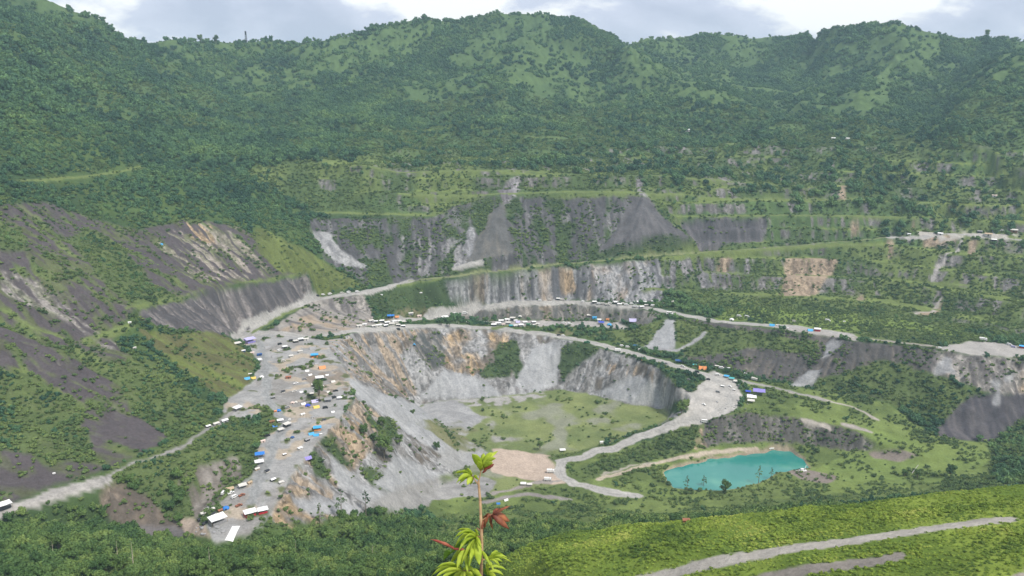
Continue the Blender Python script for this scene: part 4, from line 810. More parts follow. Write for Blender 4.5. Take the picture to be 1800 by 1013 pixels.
class MB:
    def __init__(s): s.v, s.f = [], []
    def box(s, x0, x1, y0, y1, z0, z1, tx=0.0, ty=0.0):
        k = len(s.v); s.v += [(x0,y0,z0),(x1,y0,z0),(x1,y1,z0),(x0,y1,z0),(x0+tx,y0+ty,z1),(x1-tx,y0+ty,z1),(x1-tx,y1-ty,z1),(x0+tx,y1-ty,z1)]
        s.f += [(k+3,k+2,k+1,k),(k+4,k+5,k+6,k+7),(k,k+1,k+5,k+4),(k+1,k+2,k+6,k+5),(k+2,k+3,k+7,k+6),(k+3,k,k+4,k+7)]; return s
    def tube(s, a, b, r1, r2=None, n=8):
        prism(s.v, s.f, a, b, r1, r1 if r2 is None else r2, n); k = len(s.v); s.f.append(tuple(reversed([k-2*n+i for i in range(n)]))); return s
    def sheet(s, fn, nu, nv, th=0.05):         # a two-sided skin of real thickness over fn(u, v)
        k = len(s.v)
        for sg in (0, -th):
            for i in range(nu+1):
                for j in range(nv+1):
                    p = fn(i/nu, j/nv); s.v.append((p[0], p[1], p[2]+sg))
        q = lambda l, i, j: k+l*(nu+1)*(nv+1)+i*(nv+1)+j
        for i in range(nu):
            for j in range(nv):
                s.f.append((q(0,i,j), q(0,i+1,j), q(0,i+1,j+1), q(0,i,j+1))); s.f.append((q(1,i,j+1), q(1,i+1,j+1), q(1,i+1,j), q(1,i,j)))
        for i in range(nu): s.f.append((q(1,i,0), q(1,i+1,0), q(0,i+1,0), q(0,i,0))); s.f.append((q(0,i,nv), q(0,i+1,nv), q(1,i+1,nv), q(1,i,nv)))
        for j in range(nv): s.f.append((q(0,0,j), q(0,0,j+1), q(1,0,j+1), q(1,0,j))); s.f.append((q(1,nu,j), q(1,nu,j+1), q(0,nu,j+1), q(0,nu,j)))
        return s
    def me(s, name, c):
        m = bpy.data.meshes.new(name); m.from_pydata(s.v, [], s.f); m.materials.append(pm_(c) if isinstance(c, str) else c); m.update(); return m
CACHE = {}
def cached(key, fn):
    if key not in CACHE: CACHE[key] = fn()
    return CACHE[key]
def parts_vehicle(c, style):
    # 5 m long, x forward; pickup, van or truck
    P = []
    b = MB()
    if style == 'van': b.box(-2.5, 2.5, -0.95, 0.95, 0.45, 1.15, .05, .03).box(-2.45, 1.6, -0.92, 0.92, 1.15, 2.15, .18, .12)
    elif style == 'truck': b.box(-2.6, 1.0, -1.1, 1.1, 0.75, 2.4, .02, .02).box(-2.6, 2.7, -0.5, 0.5, 0.5, 0.74).box(1.1, 2.6, -1.05, 1.05, 0.75, 2.2, .15, .08)
    else: b.box(-2.5, 2.5, -0.92, 0.92, 0.45, 1.02, .05, .03).box(-2.4, -0.55, -0.9, -0.82, 1.02, 1.25).box(-2.4, -0.55, 0.82, 0.9, 1.02, 1.25).box(-2.45, -2.37, -0.9, 0.9, 1.02, 1.25)
    P.append(('body', b.me('body', c), None))
    if style == 'van': g = MB().box(-2.2, 1.58, -0.90, 0.90, 1.4, 1.85, .1, -.02).box(1.3, 1.62, -.75, .75, 1.3, 1.9, .0, .02); P.append(('window', g.me('window', 'glass'), None))
    elif style == 'truck': g = MB().box(1.3, 2.66, -0.95, 0.95, 1.5, 2.0, .08, -.02); P.append(('windscreen', g.me('windscreen', 'glass'), None))
    else:
        P.append(('cab', MB().box(-0.6, 1.35, -0.88, 0.88, 1.02, 1.75, .3, .14).me('cab', c), None)); g = MB().box(-0.55, 1.3, -0.90, 0.90, 1.12, 1.62, .24, .12); P.append(('window', g.me('window', 'glass'), None))
    wme = MB().tube((0, -.12, 0), (0, .12, 0), .38, n=10).me('wheel', 'tyre')
    for x in (-1.6, 1.6):
        for y in (-.86, .86): P.append(('wheel', wme, (x, y, .38)))
    return P
def parts_shelter(c, wc, style):               # unit: 6 m wide (x), 4 m deep
    P = []
    pole = MB().tube((0, 0, -0.6), (0, 0, 2.3), .06, n=6).me('pole', 'pole')
    if style == 'canopy':                       # sagging sheet over poles
        P.append(('roof', MB().sheet(lambda u, v: (-3.2+6.4*u, -2.3+4.6*v, 2.35+0.35*v-0.22*math.sin(math.pi*u)*math.sin(math.pi*v)+0.06*math.sin(9*u+4*v)), 8, 6).me('roof', c), None))
        for x in (-3, 3):
            for y in (-2, 2): P.append(('pole', pole, (x, y, 0)))
        if wc: P.append(('wall', MB().box(-2.9, 2.9, 1.9, 1.98, 0, 2.25).box(-2.96, -2.9, -1.9, 1.88, 0, 2.2).me('wall', wc), None)); P.append(('counter', MB().box(-2.5, 2.5, -1.85, -1.3, 0, 1.0).me('counter', wc), None))
    elif style == 'tent':                       # ridge of tarpaulin pegged to the ground
        P.append(('tarpaulin', MB().sheet(lambda u, v: (-3+6*u+0.12*math.sin(7*v), -2.2+4.4*v, 0.35+2.2*(1-abs(2*v-1)**1.25)-0.2*math.sin(math.pi*u)), 6, 10).me('tarpaulin', c), None))
        P.append(('pole', MB().tube((-2.9, 0, -0.5), (-2.9, 0, 2.45), .06, n=6).me('pole', 'pole'), None)); P.append(('pole', MB().tube((2.9, 0, -0.5), (2.9, 0, 2.45), .06, n=6).me('pole', 'pole'), None))
        if wc: P.append(('end_wall', MB().box(-2.75, -2.7, -1.5, 1.5, 0, 1.5, 0, .4).me('end_wall', wc), None))
    elif style == 'dome':
        P.append(('tarpaulin', MB().sheet(lambda u, v: (3*math.cos(6.283*u)*math.sin(1.57*v+.001), 2.6*math.sin(6.283*u)*math.sin(1.57*v+.001), 2.5*math.cos(1.45*v)+.1), 12, 5).me('tarpaulin', c), None)); P.append(('opening', MB().box(-.7, .7, -2.75, -2.3, 0, 1.5, .2, 0).me('opening', 'dark'), None))
    else:                                       # hut with a pitched roof
        P.append(('wall', MB().box(-2.7, 2.7, -1.8, 1.8, -0.4, 2.1).me('wall', wc or 'tan'), None))
        P.append(('roof', MB().sheet(lambda u, v: (-3.1+6.2*u, -2.25+4.5*v, 2.05+0.85*(1-abs(2*v-1))), 1, 4, .07).me('roof', c), None)); P.append(('door', MB().box(-.45, .45, -1.86, -1.79, 0, 1.8).me('door', 'dark'), None))
    return P
def assemble(name, parts, loc, rz, scl, label, cat, group=None, tilt=(0, 0)):
    e = bpy.data.objects.new(name, None); COL.objects.link(e); e.location = loc; e.rotation_euler = (tilt[0], tilt[1], rz); e.scale = (scl,)*3 if not isinstance(scl, tuple) else scl
    tag(e, label, cat, group)
    for nm, me_, off in parts:
        o = bpy.data.objects.new(nm, me_); COL.objects.link(o); o.parent = e
        if off: o.location = off
    return e
KN = {'v': ('parked_van', 'van', 'van'), 'p': ('pickup_truck', 'pickup', 'pickup truck'), 't': ('parked_truck', 'truck', 'truck'), 'c': ('canopy_shelter', 'canopy', 'shelter'), 'n': ('tarpaulin_tent', 'tent', 'tent'), 'd': ('dome_tent', 'dome', 'tent'), 'h': ('small_hut', 'hut', 'hut')}
def put(kind, u, v, px, c, yaw, label, wc=None, group=None, sc=None, lift=0.0):
    x, y, z = at(u, v); t = y*CP-z*SP; L_ = 5.2 if kind in 'vpt' else 6.2
    yw = abs(math.cos(R(yaw)))*0.75+abs(math.sin(R(yaw)))*0.5+0.2 if kind in 'vpt' else 1
    s = px/F*t/L_/yw
    if kind in 'vpt': s = min(max(s, 0.85), 1.7); parts = cached((kind, c), lambda: parts_vehicle(c, KN[kind][1]))
    else: parts = cached((kind, c, wc), lambda: parts_shelter(c, wc, KN[kind][1]))
    z = max(z, gz(x, y)-0.2); rz_ = -math.atan2(x, y)+R(yaw)
    nm, _, cat = KN[kind]
    if kind == 'n' and c == 'tan': nm = 'pointed_tent'
    return assemble(nm, parts, (x, y, z+lift), rz_, s if sc is None else (s*sc[0], s*sc[1], s*sc[2]), label, cat, group)

THINGS = [
 # near end of the ledge
 ('c',440,906,21,'white',12,'larger white-roofed open shelter with red sides on the near end of the grey ledge','red'),
 ('c',462,901,18,'white',8,'smaller white-roofed shelter with a red wall just right of the larger red-sided one','red'),
 ('c',383,919,28,'white',20,'broad white tarpaulin roof beside the rubble at the left edge of the ledge end','grey'),
 ('d',397,895,13,'blue',0,'rounded bright blue tarpaulin tent beside orange-brown huts on the ledge end'),
 ('h',387,899,9,'rust',30,'orange-brown timber hut just left of the rounded blue tent','brown'),
 ('h',372,898,11,'offwhite',35,'long pale roof on poles left of the orange-brown hut','brown'),
 ('h',364,896,9,'white',35,'leftmost narrow white roof of the hut row on the ledge end','dark'),
 ('n',404,861,14,'tan',5,'beige pointed tent standing over the parked white vehicles on the ledge'),
 ('v',393,868,12,'white',60,'white van parked left of its two neighbours below the beige tent'),
 ('p',406,868,12,'white',30,'white pickup parked in the middle below the beige pointed tent'),
 ('v',412,875,13,'white',35,'white van nearest the open gravel below the beige pointed tent'),
 ('c',427,857,14,'offwhite',15,'off-white flat roof at the gravel edge right of the beige pointed tent'),
 ('h',439,850,9,'tan',35,'small tan-roofed hut at the scrub edge right of the off-white flat roof'),
 ('c',457,803,16,'blue',0,'blue canopy among bushes on the left side of the ledge'),
 ('c',456,816,15,'white',5,'white canopy just below the blue canopy on the left side of the ledge'),
 ('h',452,826,9,'offwhite',25,'dull pale hut below the white canopy at the ledge edge'),
 ('n',541,807,13,'violet',20,'violet-blue tent in the green patch on the right edge of the ledge'),
 ('d',514,770,8,'navy',0,'small dark blue dome between two bushes in the middle of the ledge'),
 ('c',558,756,14,'sky',0,'topmost sky blue tarpaulin of the trio at the ledge edge','orange'),
 ('n',547,764,10,'sky',10,'left sky blue tent of the trio at the ledge edge','orange'),
 ('n',556,766,10,'sky',-10,'right sky blue tent of the trio at the ledge edge'),
 ('h',564,764,5,'white',10,'tiny white hut right of the trio of sky blue tarpaulins','offwhite'),
 ('h',478,743,10,'brown',10,'dark brown hut at the bushes left of the white-roofed one','brown'),
 ('c',493,742,11,'white',5,'white-roofed shelter next to the dark brown hut by the bushes','grey'),
 ('n',483,750,8,'blue',10,'small blue tent in front of the dark brown hut'),
 ('c',505,749,13,'offwhite',40,'long slanting off-white roof at the gravel edge below the white-roofed shelter','dark'),
 ('c',494,758,11,'offwhite',30,'lower long off-white roof at the gravel edge below the small blue tent'),
 ('h',509,738,4,'white',0,'tiny white hut on the gravel above the slanting off-white roof','white'),
 ('h',462,777,9,'pink',20,'pinkish white hut at the foot of the bushes on the left ledge side','pink'),
 ('p',470,767,8,'dark',20,'dark pickup parked above the pinkish white hut'),
 ('d',490,723,9,'blue',0,'blue dome with an orange hut touching its left side'),
 ('h',484,724,6,'orange',0,'orange hut against the left side of a blue dome','orange'),
 ('h',449,734,5,'yellow',0,'small yellow-roofed hut among bushes at the ledge edge','yellow'),
 ('c',418,721,15,'white',40,'long narrow white roof alone on the track left of the ledge'),
 ('h',395,742,12,'white',25,'rightmost white roof of the row along the path behind the green mound','grey'),
 ('h',380,747,11,'offwhite',25,'middle roof of the row along the path behind the green mound','grey'),
 ('h',366,751,9,'white',25,'leftmost white roof of the row along the path behind the green mound','dark'),
 ('d',514,709,8,'pink',0,'left half of the pair of pinkish domes in the middle of the ledge'),
 ('d',520,708,7,'offwhite',0,'right half of the pair of pinkish domes in the middle of the ledge'),
 ('n',533,711,8,'white',15,'white tent left of the royal blue one beside a leafy tree'),
 ('d',541,714,10,'royal',0,'royal blue dome beside the white tent near the leafy tree on the ledge'),
 ('n',553,707,12,'lilac',10,'lilac grey tent right of the royal blue dome'),
 ('n',556,717,11,'yellow',10,'yellow-brown tent below the lilac grey tent'),
 ('c',577,706,13,'grey',0,'grey-blue flat sheet roof between the lilac tent and the pit edge'),
 ('c',597,702,9,'white',0,'white canopy over green bushes at the right ledge edge'),
 ('n',434,667,10,'sky',15,'sky blue tent touching a yellow one at the foot of the grassy slope'),
 ('n',445,666,9,'yellow',10,'yellow tent touching a sky blue one at the foot of the grassy slope'),
 ('h',440,659,7,'offwhite',0,'pale hut just behind the sky blue and yellow tents','dark'),
 ('d',460,664,9,'white',0,'white dome with a dark opening beside the left track'),
 ('c',455,636,11,'white',20,'white sheet roof on the tip of the lime green verge'),
 ('c',440,602,18,'lilac',25,'long lilac and white roof beside the road junction','violet'),
 ('c',418,607,12,'offwhite',25,'thin pale roof left of the long lilac roof by the junction'),
 ('h',428,618,7,'white',10,'small white hut below the long lilac roof','navy'),
 ('h',443,622,8,'pink',10,'pinkish hut in the row below the long lilac roof','pink'),
 ('h',456,625,9,'navy',10,'dark blue hut at the right end of the row below the long lilac roof','navy'),
 ('c',501,612,9,'white',15,'white canopy with black shade in the upper part of the ledge','dark'),
 ('v',491,617,8,'white',35,'white van just left of the white canopy on the upper ledge'),
 ('c',520,602,9,'offwhite',20,'left pale roof of the string by the road bend','dark'),
 ('c',529,599,10,'white',15,'middle pale roof of the string by the road bend','dark'),
 ('h',538,598,9,'offwhite',10,'right pale roof of the string by the road bend','offwhite'),
 ('n',550,614,12,'grey',0,'dark grey tent on the brink above the pit near the road bend'),
 ('c',553,628,13,'sky',0,'sky blue tarpaulin roof with orange edge on the upper ledge','orange'),
 ('n',566,648,12,'orange',15,'orange-red tent on the brink of the upper ledge'),
 ('d',533,644,5,'white',0,'small white dome in the middle of the upper ledge'),
 ('n',540,653,7,'white',0,'small white tent below the white dome of the upper ledge'),
 ('c',562,668,14,'white',5,'wide white canopy below the orange-red tent','dark'),
 ('h',507,665,10,'rust',0,'rust red hut in the middle of the upper ledge','rust'),
 ('p',517,689,9,'offwhite',25,'pale pickup parked above the pair of pinkish domes'),
 ('c',553,679,10,'offwhite',5,'left canopy of three over the leafy tree on the ledge','dark'),
 ('c',559,685,9,'white',-5,'front canopy of three over the leafy tree on the ledge','dark'),
 ('h',566,680,6,'white',0,'right small white hut of three over the leafy tree on the ledge','grey'),
 # road round the pit, left part
 ('c',687,559,12,'blue',0,'bright blue tarpaulin roof behind the white huts of the pit road'),
 ('n',698,558,7,'orange',0,'small orange tent right of the bright blue tarpaulin behind the pit road'),
 ('n',728,607,7,'sky',90,'upright sky blue tarpaulin hung on the pit cliff below the road'),
 ('p',768,560,9,'offwhite',15,'pale pickup on the upper track left end'), ('c',782,561,12,'white',15,'white canopy among the dark bushes beside the upper track'), ('v',801,553,9,'white',15,'white van left on the upper track beside the green verge'),
 ('v',817,552,10,'white',15,'second white van on the upper track beside the green verge'), ('h',805,568,5,'white',0,'small white hut on the left at the shelf above the cliff','white'), ('h',822,567,5,'offwhite',0,'small pale hut on the shelf above the cliff right of a white one','grey'),
 ('h',722,553,9,'offwhite',10,'pale roof among scrub above the dense row of white huts','grey'), ('h',737,557,8,'pink',10,'pinkish hut right of the scrub above the pit road','pink'),
 ('h',671,519,4,'white',0,'tiny white hut by the bushes under the haul road','white'), ('h',740,516,5,'white',0,'lone tiny white hut on the green bank below the haul road','grey'),
 # shelf cluster blues
 ('n',910,567,8,'lilac',10,'lilac tent in the middle of the crowded hut shelf'), ('h',898,574,7,'teal',0,'teal hut at the front of the crowded shelf','navy'), ('h',929,572,8,'green',0,'dull green hut at the right end of the crowded shelf','green'),
 ('d',914,557,7,'offwhite',0,'tall white dome at the back of the crowded hut shelf'), ('h',938,568,8,'white',20,'white hut at the right end of the crowded shelf','dark'),
 ('v',991,569,8,'white',20,'white van left of its neighbour on the quiet part of the shelf'), ('v',1001,570,8,'white',20,'white van right of its neighbour on the quiet part of the shelf'),
 ('c',1036,557,9,'offwhite',5,'pale roof at the left of the blue-roofed group'), ('h',1045,560,8,'sky',5,'pale blue hut behind the white ones in the blue-roofed group','sky'), ('h',1053,564,8,'white',5,'white hut in the middle of the blue-roofed group','lilac'),
 ('c',1057,570,10,'royal',0,'royal blue roof at the front of the blue-roofed group'), ('d',1071,572,9,'sky',0,'shining sky blue dome at the right of the blue-roofed group'), ('h',1068,563,6,'orange',0,'small orange hut behind the shining sky blue dome','orange'),
 ('n',1112,576,9,'royal',0,'lone royal blue tent on the grassy slope between the two roads'), ('n',1112,565,13,'lilac',5,'low lilac sheet above the lone royal blue tent'),
 # pit road, right part
 ('v',982,590,7,'dark',15,'dark van on the pit road left of the white one'), ('v',990,591,7,'white',15,'white van on the pit road just right of the dark van'), ('p',1032,603,12,'green',15,'dark green pickup at the edge of the pit road'),
 ('v',1093,609,8,'white',15,'first white van of the short line beside the pit road'), ('v',1103,611,8,'white',15,'second white van of the short line beside the pit road'), ('c',1116,611,9,'blue',10,'blue-edged canopy ending the short line of vans beside the pit road'),
 ('v',1125,616,8,'white',15,'white van just below the blue-edged canopy'), ('p',1132,614,8,'offwhite',15,'pale pickup right of the white van below the blue-edged canopy'), ('t',1086,618,11,'white',10,'white truck on the outer side of the pit road'),
 ('h',1131,633,9,'teal',5,'turquoise box hut on the rim of the pit','orange'), ('t',1180,624,9,'white',35,'white truck at the foot of the grey scree cone'), ('c',1193,638,12,'navy',5,'dark blue tarpaulin roof beside the pit road bend'),
 ('n',1235,649,14,'orange',0,'broad orange tent behind the gravel turning ground'), ('h',1221,643,7,'teal',5,'pale blue hut left of the broad orange tent','grey'),
 ('p',1251,646,9,'white',-30,'first white pickup right of the broad orange tent'), ('h',1260,645,7,'offwhite',0,'cream hut between white vehicles right of the orange tent','dark'), ('v',1268,648,9,'white',0,'white van right of the cream hut'),
 ('v',1281,650,9,'white',0,'last white van of the row right of the cream hut'), ('v',1261,660,8,'white',0,'white van alone in front of the row by the orange tent'), ('c',1277,664,9,'sky',-15,'turquoise canopy left of the green-covered stall'),
 ('c',1286,668,9,'teal',-15,'green-blue canopy right of the turquoise one'), ('c',1294,673,9,'offwhite',-10,'pale green-white canopy at the end of the turquoise row'), ('v',1311,659,8,'white',-15,'white van on the road bend right of the turquoise canopies'),
 ('t',1326,669,12,'offwhite',-20,'cream truck beyond the bend on the road leaving right'), ('p',1283,680,8,'white',-40,'white pickup below the turquoise canopies'), ('h',1290,686,5,'white',0,'tiny white hut below the white pickup near the gravel edge','dark'),
 ('c',1315,691,9,'royal',0,'bright blue canopy left of the violet sheet'), ('c',1334,694,20,'violet',3,'long low violet sheet roof on the grass right of the gravel'), ('h',1318,697,9,'lilac',0,'dark-fronted pale hut between the blue canopy and the white roofs','dark'),
 ('c',1321,703,16,'white',3,'wide white roof below the violet sheet'), ('c',1320,708,12,'offwhite',3,'lowest pale roof under the wide white roof'), ('p',1237,712,8,'white',-30,'white pickup beside bushes on the gravel turning ground'), ('v',1239,743,13,'white',5,'white van at the lower tip of the gravel turning ground'),
 # upper road right, green flat, right bench
 ('v',1177,553,12,'white',5,'large white van on the upper road above the grey scree cone'), ('d',1286,563,9,'white',0,'white domed tent beside the upper road bend'), ('v',1299,557,8,'white',0,'white van left of two beside the green flat'), ('v',1313,558,8,'white',0,'white van right of two beside the green flat'),
 ('n',1357,573,9,'sky',0,'pale blue tent on the brink beside a white pickup'), ('p',1368,573,9,'white',10,'white pickup beside the pale blue tent on the brink'), ('v',1396,566,7,'offwhite',0,'pale van on the short side track by the green flat'), ('v',1455,565,9,'white',0,'white van alone in the middle of the green flat'), ('h',1484,566,4,'white',0,'tiny white hut in the bushes of the green flat','white'),
 ('n',1424,582,9,'sky',10,'blue tent left of the white and red one on the road end'), ('c',1437,582,11,'white',5,'white canopy with red edges on the road end right of the blue tent','red'), ('h',1384,577,4,'white',0,'tiny white hut on the brink left of the blue and red tents','white'),
 ('t',1728,599,12,'white',5,'white truck on the far edge of the dark gravel bench'), ('v',1774,607,9,'white',-10,'white van left on the right-hand gravel bench'), ('v',1781,611,8,'lilac',-10,'lilac-white van right on the right-hand gravel bench'), ('c',1797,612,10,'sky',0,'sky blue canopy over red at the right end of the gravel bench','red'), ('h',1652,612,5,'white',0,'tiny white hut at the left tip of the gravel bench','white'),
 ('h',1653,413,9,'white',0,'white-roofed house at the left of the terrace settlement','offwhite'), ('h',1598,413,6,'white',0,'small white house left of the terrace settlement','white'), ('h',1722,409,8,'grey',10,'grey-roofed house in the terrace settlement','dark'), ('h',1748,409,8,'navy',0,'dark blue-roofed house in the terrace settlement','grey'),
 ('v',1755,406,6,'white',0,'white van left of two behind the terrace settlement'), ('v',1762,406,6,'white',0,'white van right of two behind the terrace settlement'), ('h',1737,415,12,'tan',0,'long tan-roofed house in the terrace settlement','offwhite'), ('h',1747,424,9,'white',10,'white-roofed house on the brink of the settlement terrace','dark'),
 ('h',1782,408,12,'offwhite',0,'long pale-roofed house at the right end of the settlement','brown'), ('h',1208,231,9,'white',0,'white-roofed house on the high road under the forested mountains','offwhite'), ('h',1465,245,7,'white',0,'left white house of the pair on the high road','white'), ('h',1489,246,8,'white',0,'right white house of the pair on the high road','offwhite'), ('h',1748,346,8,'pink',0,'pinkish white house on the upper right terrace','offwhite'),
 # left slope and left road
 ('h',228,568,6,'white',0,'tiny white hut on the lime green terrace of the left slope','white'), ('n',283,431,7,'sky',60,'pale blue sheet on the streaked upper left slope'), ('h',236,613,7,'offwhite',20,'low pale hut on the dark scree below the lime terrace','grey'), ('h',95,833,5,'white',0,'tiny white hut in the bushes above the left road','white'), ('c',8,893,22,'white',15,'long white roof at the left frame edge beside the left road','dark'),
 # pit floor
 ('t',968,831,13,'white',0,'white truck on the pink gravel of the pit floor, upper of two'), ('t',963,845,12,'white',0,'white truck on the pit floor, lower of two'), ('c',920,853,10,'white',0,'left white roof of two beside the small grass patch on the pit floor'), ('c',931,854,9,'offwhite',0,'right pale roof of two beside the small grass patch on the pit floor'),
 ('c',989,794,10,'white',10,'white canopy on the short grassy track near the pit floor road'), ('t',1059,780,10,'white',15,'white truck at the side of the pit floor ramp'), ('p',1070,777,10,'dark',15,'dark pickup directly behind the white truck on the ramp'), ('p',1098,769,7,'dark',15,'dark pickup lowest of three at the ramp edge'), ('p',1108,764,7,'dark',15,'dark pickup in the middle of three at the ramp edge'), ('p',1119,759,7,'dark',15,'dark pickup highest of three at the ramp edge'),
 ('n',876,886,7,'blue',0,'small blue tent in the shrubs below the pit floor'), ('n',889,880,8,'white',30,'crumpled white tent in the shrubs right of the small blue one'), ('h',1206,917,13,'rust',10,'rust red roof half hidden at the near hill crest','rust'),
]
for q in THINGS: put(q[0], q[1], q[2], q[3], q[4], q[5], q[6], q[7] if len(q) > 7 else None)
def row(name, spots, label, group, kinds, cols, px=8, yaw=10):
    g = random.Random(len(spots)*7+3)
    for u, v in spots:
        k = g.choice(kinds); c = g.choice(cols)
        put(k, u, v, px*g.uniform(0.85, 1.25), c, yaw+g.uniform(-15, 15), label, g.choice(['dark','grey','offwhite']) if k in 'hc' else None, group)
row('r1', [(652,566),(661,567),(671,566),(680,569),(689,572),(657,575),(666,574),(678,574),(693,567),(702,566),(711,568),(700,573),(709,575),(632,575),(641,572)], 'whitish hut in the crowded double row along the left part of the pit road', 'huts crowded along the left part of the pit road', 'hc', ['white','white','offwhite'])
row('r2', [(868,573),(876,571),(885,572),(893,570),(906,574),(916,574),(923,569),(881,566),(892,564),(901,562),(906,565),(937,574),(945,571)], 'whitish hut packed in the crowd on the shelf behind the pit', 'huts packed on the shelf behind the pit', 'hc', ['white','offwhite','white','pink'])
row('r3', [(949,529),(966,528),(981,527),(988,528),(1025,531),(1045,533),(1053,535),(1060,535),(1072,534),(1083,534),(1089,537),(1095,535),(1101,537),(1110,535),(1117,540),(1128,541),(1136,538),(1149,532),(1148,539),(1164,535),(1119,533),(1134,533),(1068,537),(1180,532)], 'white roof or vehicle in the long line on the upper road beyond the pit', 'roofs and vehicles lining the upper road', 'hvcv', ['white','white','offwhite'], 7.5, 5)
row('r4', [(558,521),(568,519),(580,518),(601,516),(613,515),(628,514)], 'pale or dark van in the line on the haul road above the left rock wall', 'vans lining the haul road', 'v', ['white','dark','offwhite'], 7, 20)
row('r5', [(700,580),(560,706),(587,700),(492,606),(512,600)], 'dark van standing on the gravel', 'dark vans on the gravel', 'v', ['dark'], 7, 20)

row('r6', [(470,612),(482,628),(498,636),(512,628),(528,620),(545,660),(520,675),(498,690),(530,690),(548,694),(577,690),(590,688),(572,718),(585,725),(505,718),(532,730),(550,735),(570,740),(480,700),(522,645),(556,640),(575,660),(585,672),(535,668)], 'small makeshift shelter on the open gravel of the upper ledge', 'small shelters scattered over the upper ledge', 'hcvpn', ['white','offwhite','offwhite','grey','dark','white'], 7, 15)
row('r7', [(540,775),(528,790),(500,800),(470,830),(480,845),(495,850),(425,872),(420,890),(375,905),(358,905),(352,915),(360,922)], 'small makeshift shelter along the edges of the lower ledge', 'small shelters along the lower ledge', 'hcp', ['offwhite','grey','white','rust','dark'], 8, 25)
row('r8', [(1190,655),(1210,668),(1225,655),(1245,668),(1270,680),(1262,690),(1300,680),(1200,645),(1170,640),(1150,636),(1140,622)], 'pale vehicle or shelter by the gravel bend right of the pit', 'vehicles round the gravel bend', 'vph', ['white','offwhite','grey','dark'], 7, -10)
# the big white sheet laid out on the ledge end
x, y, z = at(409, 937)
def shf(u, v):
    px_, py_ = (u-0.5)*4.6, (v-0.5)*13.5; return (px_+0.15*math.sin(5*v), py_, gz(x+px_, y+py_)-z+0.22+0.05*math.sin(7*u+3*v))
o = bpy.data.objects.new('ground_sheet', MB().sheet(shf, 6, 12, .04).me('ground_sheet', 'lilac')); o.data.materials[0] = pm_('white'); COL.objects.link(o); o.location = (x, y, z); tag(o, 'large white sheet spread flat on the gravel at the very end of the ledge', 'sheet')

# boulders
def rockmesh(seed):
    bm = bmesh.new(); bmesh.ops.create_icosphere(bm, subdivisions=2, radius=1.0); g = np.random.default_rng(seed)
    ax = g.normal(size=(7, 3)); ax /= np.linalg.norm(ax, axis=1)[:, None]
    for v in bm.verts:
        p = np.array(v.co); s = min(1.0, min(0.8/max(abs(p@a), 0.05) if p@a > 0 else 1.0 for a in ax)); v.co = Vector(p*s*g.uniform(0.93, 1.05)); v.co.z *= 0.7
    me = bpy.data.meshes.new('boulder'); bm.to_mesh(me); bm.free(); me.materials.append(pm_('grey')); return me
RK = [rockmesh(s) for s in range(4)]
g = random.Random(5)
for k in range(16):
    u, v = 345+g.random()*50, 926+g.random()*14; x, y, z = at(u, v); o = bpy.data.objects.new('boulder', RK[k % 4]); COL.objects.link(o); o.location = (x, y, z+.2); s = g.uniform(0.5, 1.5); o.scale = (s, s*.8, s*.8); o.rotation_euler = (0, 0, g.uniform(0, 6))
    tag(o, 'grey boulder in the rubble heap beside the broad white tarpaulin roof', 'boulder', 'rubble at the ledge end')
for k in range(14):
    u, v = 1255+g.random()*60, 700+g.random()*20; x, y, z = at(u, v); o = bpy.data.objects.new('boulder', RK[k % 4]); COL.objects.link(o); o.location = (x, y, z+.2); s = g.uniform(0.5, 1.6); o.scale = (s, s*.8, s*.8); o.rotation_euler = (0, 0, g.uniform(0, 6))
    tag(o, 'grey boulder in the strip of rubble edging the gravel turning ground', 'boulder', 'rubble edging the turning ground')

# ------------------------------------------------------------------ trees that stand out
# spindly trees (whorled branches, few leaves)
def spindly(u, v, hpx, seed, label, leafy=True, mat=None, name='spindly_tree'):
    x, y, z = at(u, v); t = y*CP-z*SP; hh = hpx/F*t/0.9; g = np.random.default_rng(seed); V, Fc, LV, LF = [], [], [], []
    prism(V, Fc, (0,0,-1), (hh*.03, 0, hh), hh*.018+.04, .03, 7)
    for k in range(16 if leafy else 5):
        q = hh*g.uniform(.3, .97); a = g.uniform(0, 6.28); l = hh*g.uniform(.12, .26)*(1.15-q/hh); e_ = (math.cos(a)*l+hh*.03*q/hh, math.sin(a)*l, q+l*.35); prism(V, Fc, (hh*.03*q/hh, 0, q), e_, .06, .02, 4)
        if leafy: leaf_cloud(LV, LF, e_, (l*.45, l*.45, l*.3), 26, hh*.022, .6, seed+k)
    e = bpy.data.objects.new(name, None); COL.objects.link(e); e.location = (x, y, gz(x, y)); tag(e, label, 'tree')
    o = bpy.data.objects.new('trunk', mesh('trunk', (V, Fc), [mat or M_BARK])); COL.objects.link(o); o.parent = e
    if leafy: o = bpy.data.objects.new('crown', mesh('crown', (LV, LF), [M_NEAR])); COL.objects.link(o); o.parent = e
def lone(u, v, hpx, k, label, sz=1.0, name='broadleaf_tree', cat='tree'):
    x, y, z = at(u, v); t = y*CP-z*SP; s = hpx/F*t/1.9; return place_tree(x, y, gz(x, y), s, k, label, name=name, sz=sz, cat=cat)
lone(672,752,20,0,'leafy dark green tree standing high on the inner grey slope'); lone(676,806,36,1,'largest dark green tree on the inner grey slope', 1.0)
lone(640,770,22,2,'thin tree left of the largest tree on the inner slope'); lone(702,782,20,3,'small grey-green tree right of the largest tree on the inner slope'); lone(768,792,16,4,'small tree low on the grey scree near the pit floor')
lone(657,778,18,3,'small leafy tree touching the left of the largest slope tree')
lone(561,704,26,2,'leafy tree standing in the open on the ledge between tents', 1.3); lone(949,792,16,1,'round bush tree at the corner of the pit floor meadow'); lone(1198,728,24,0,'dense green tree clump at the gravel edge above the meadow'); lone(1206,722,18,2,'smaller green tree beside the clump above the meadow')
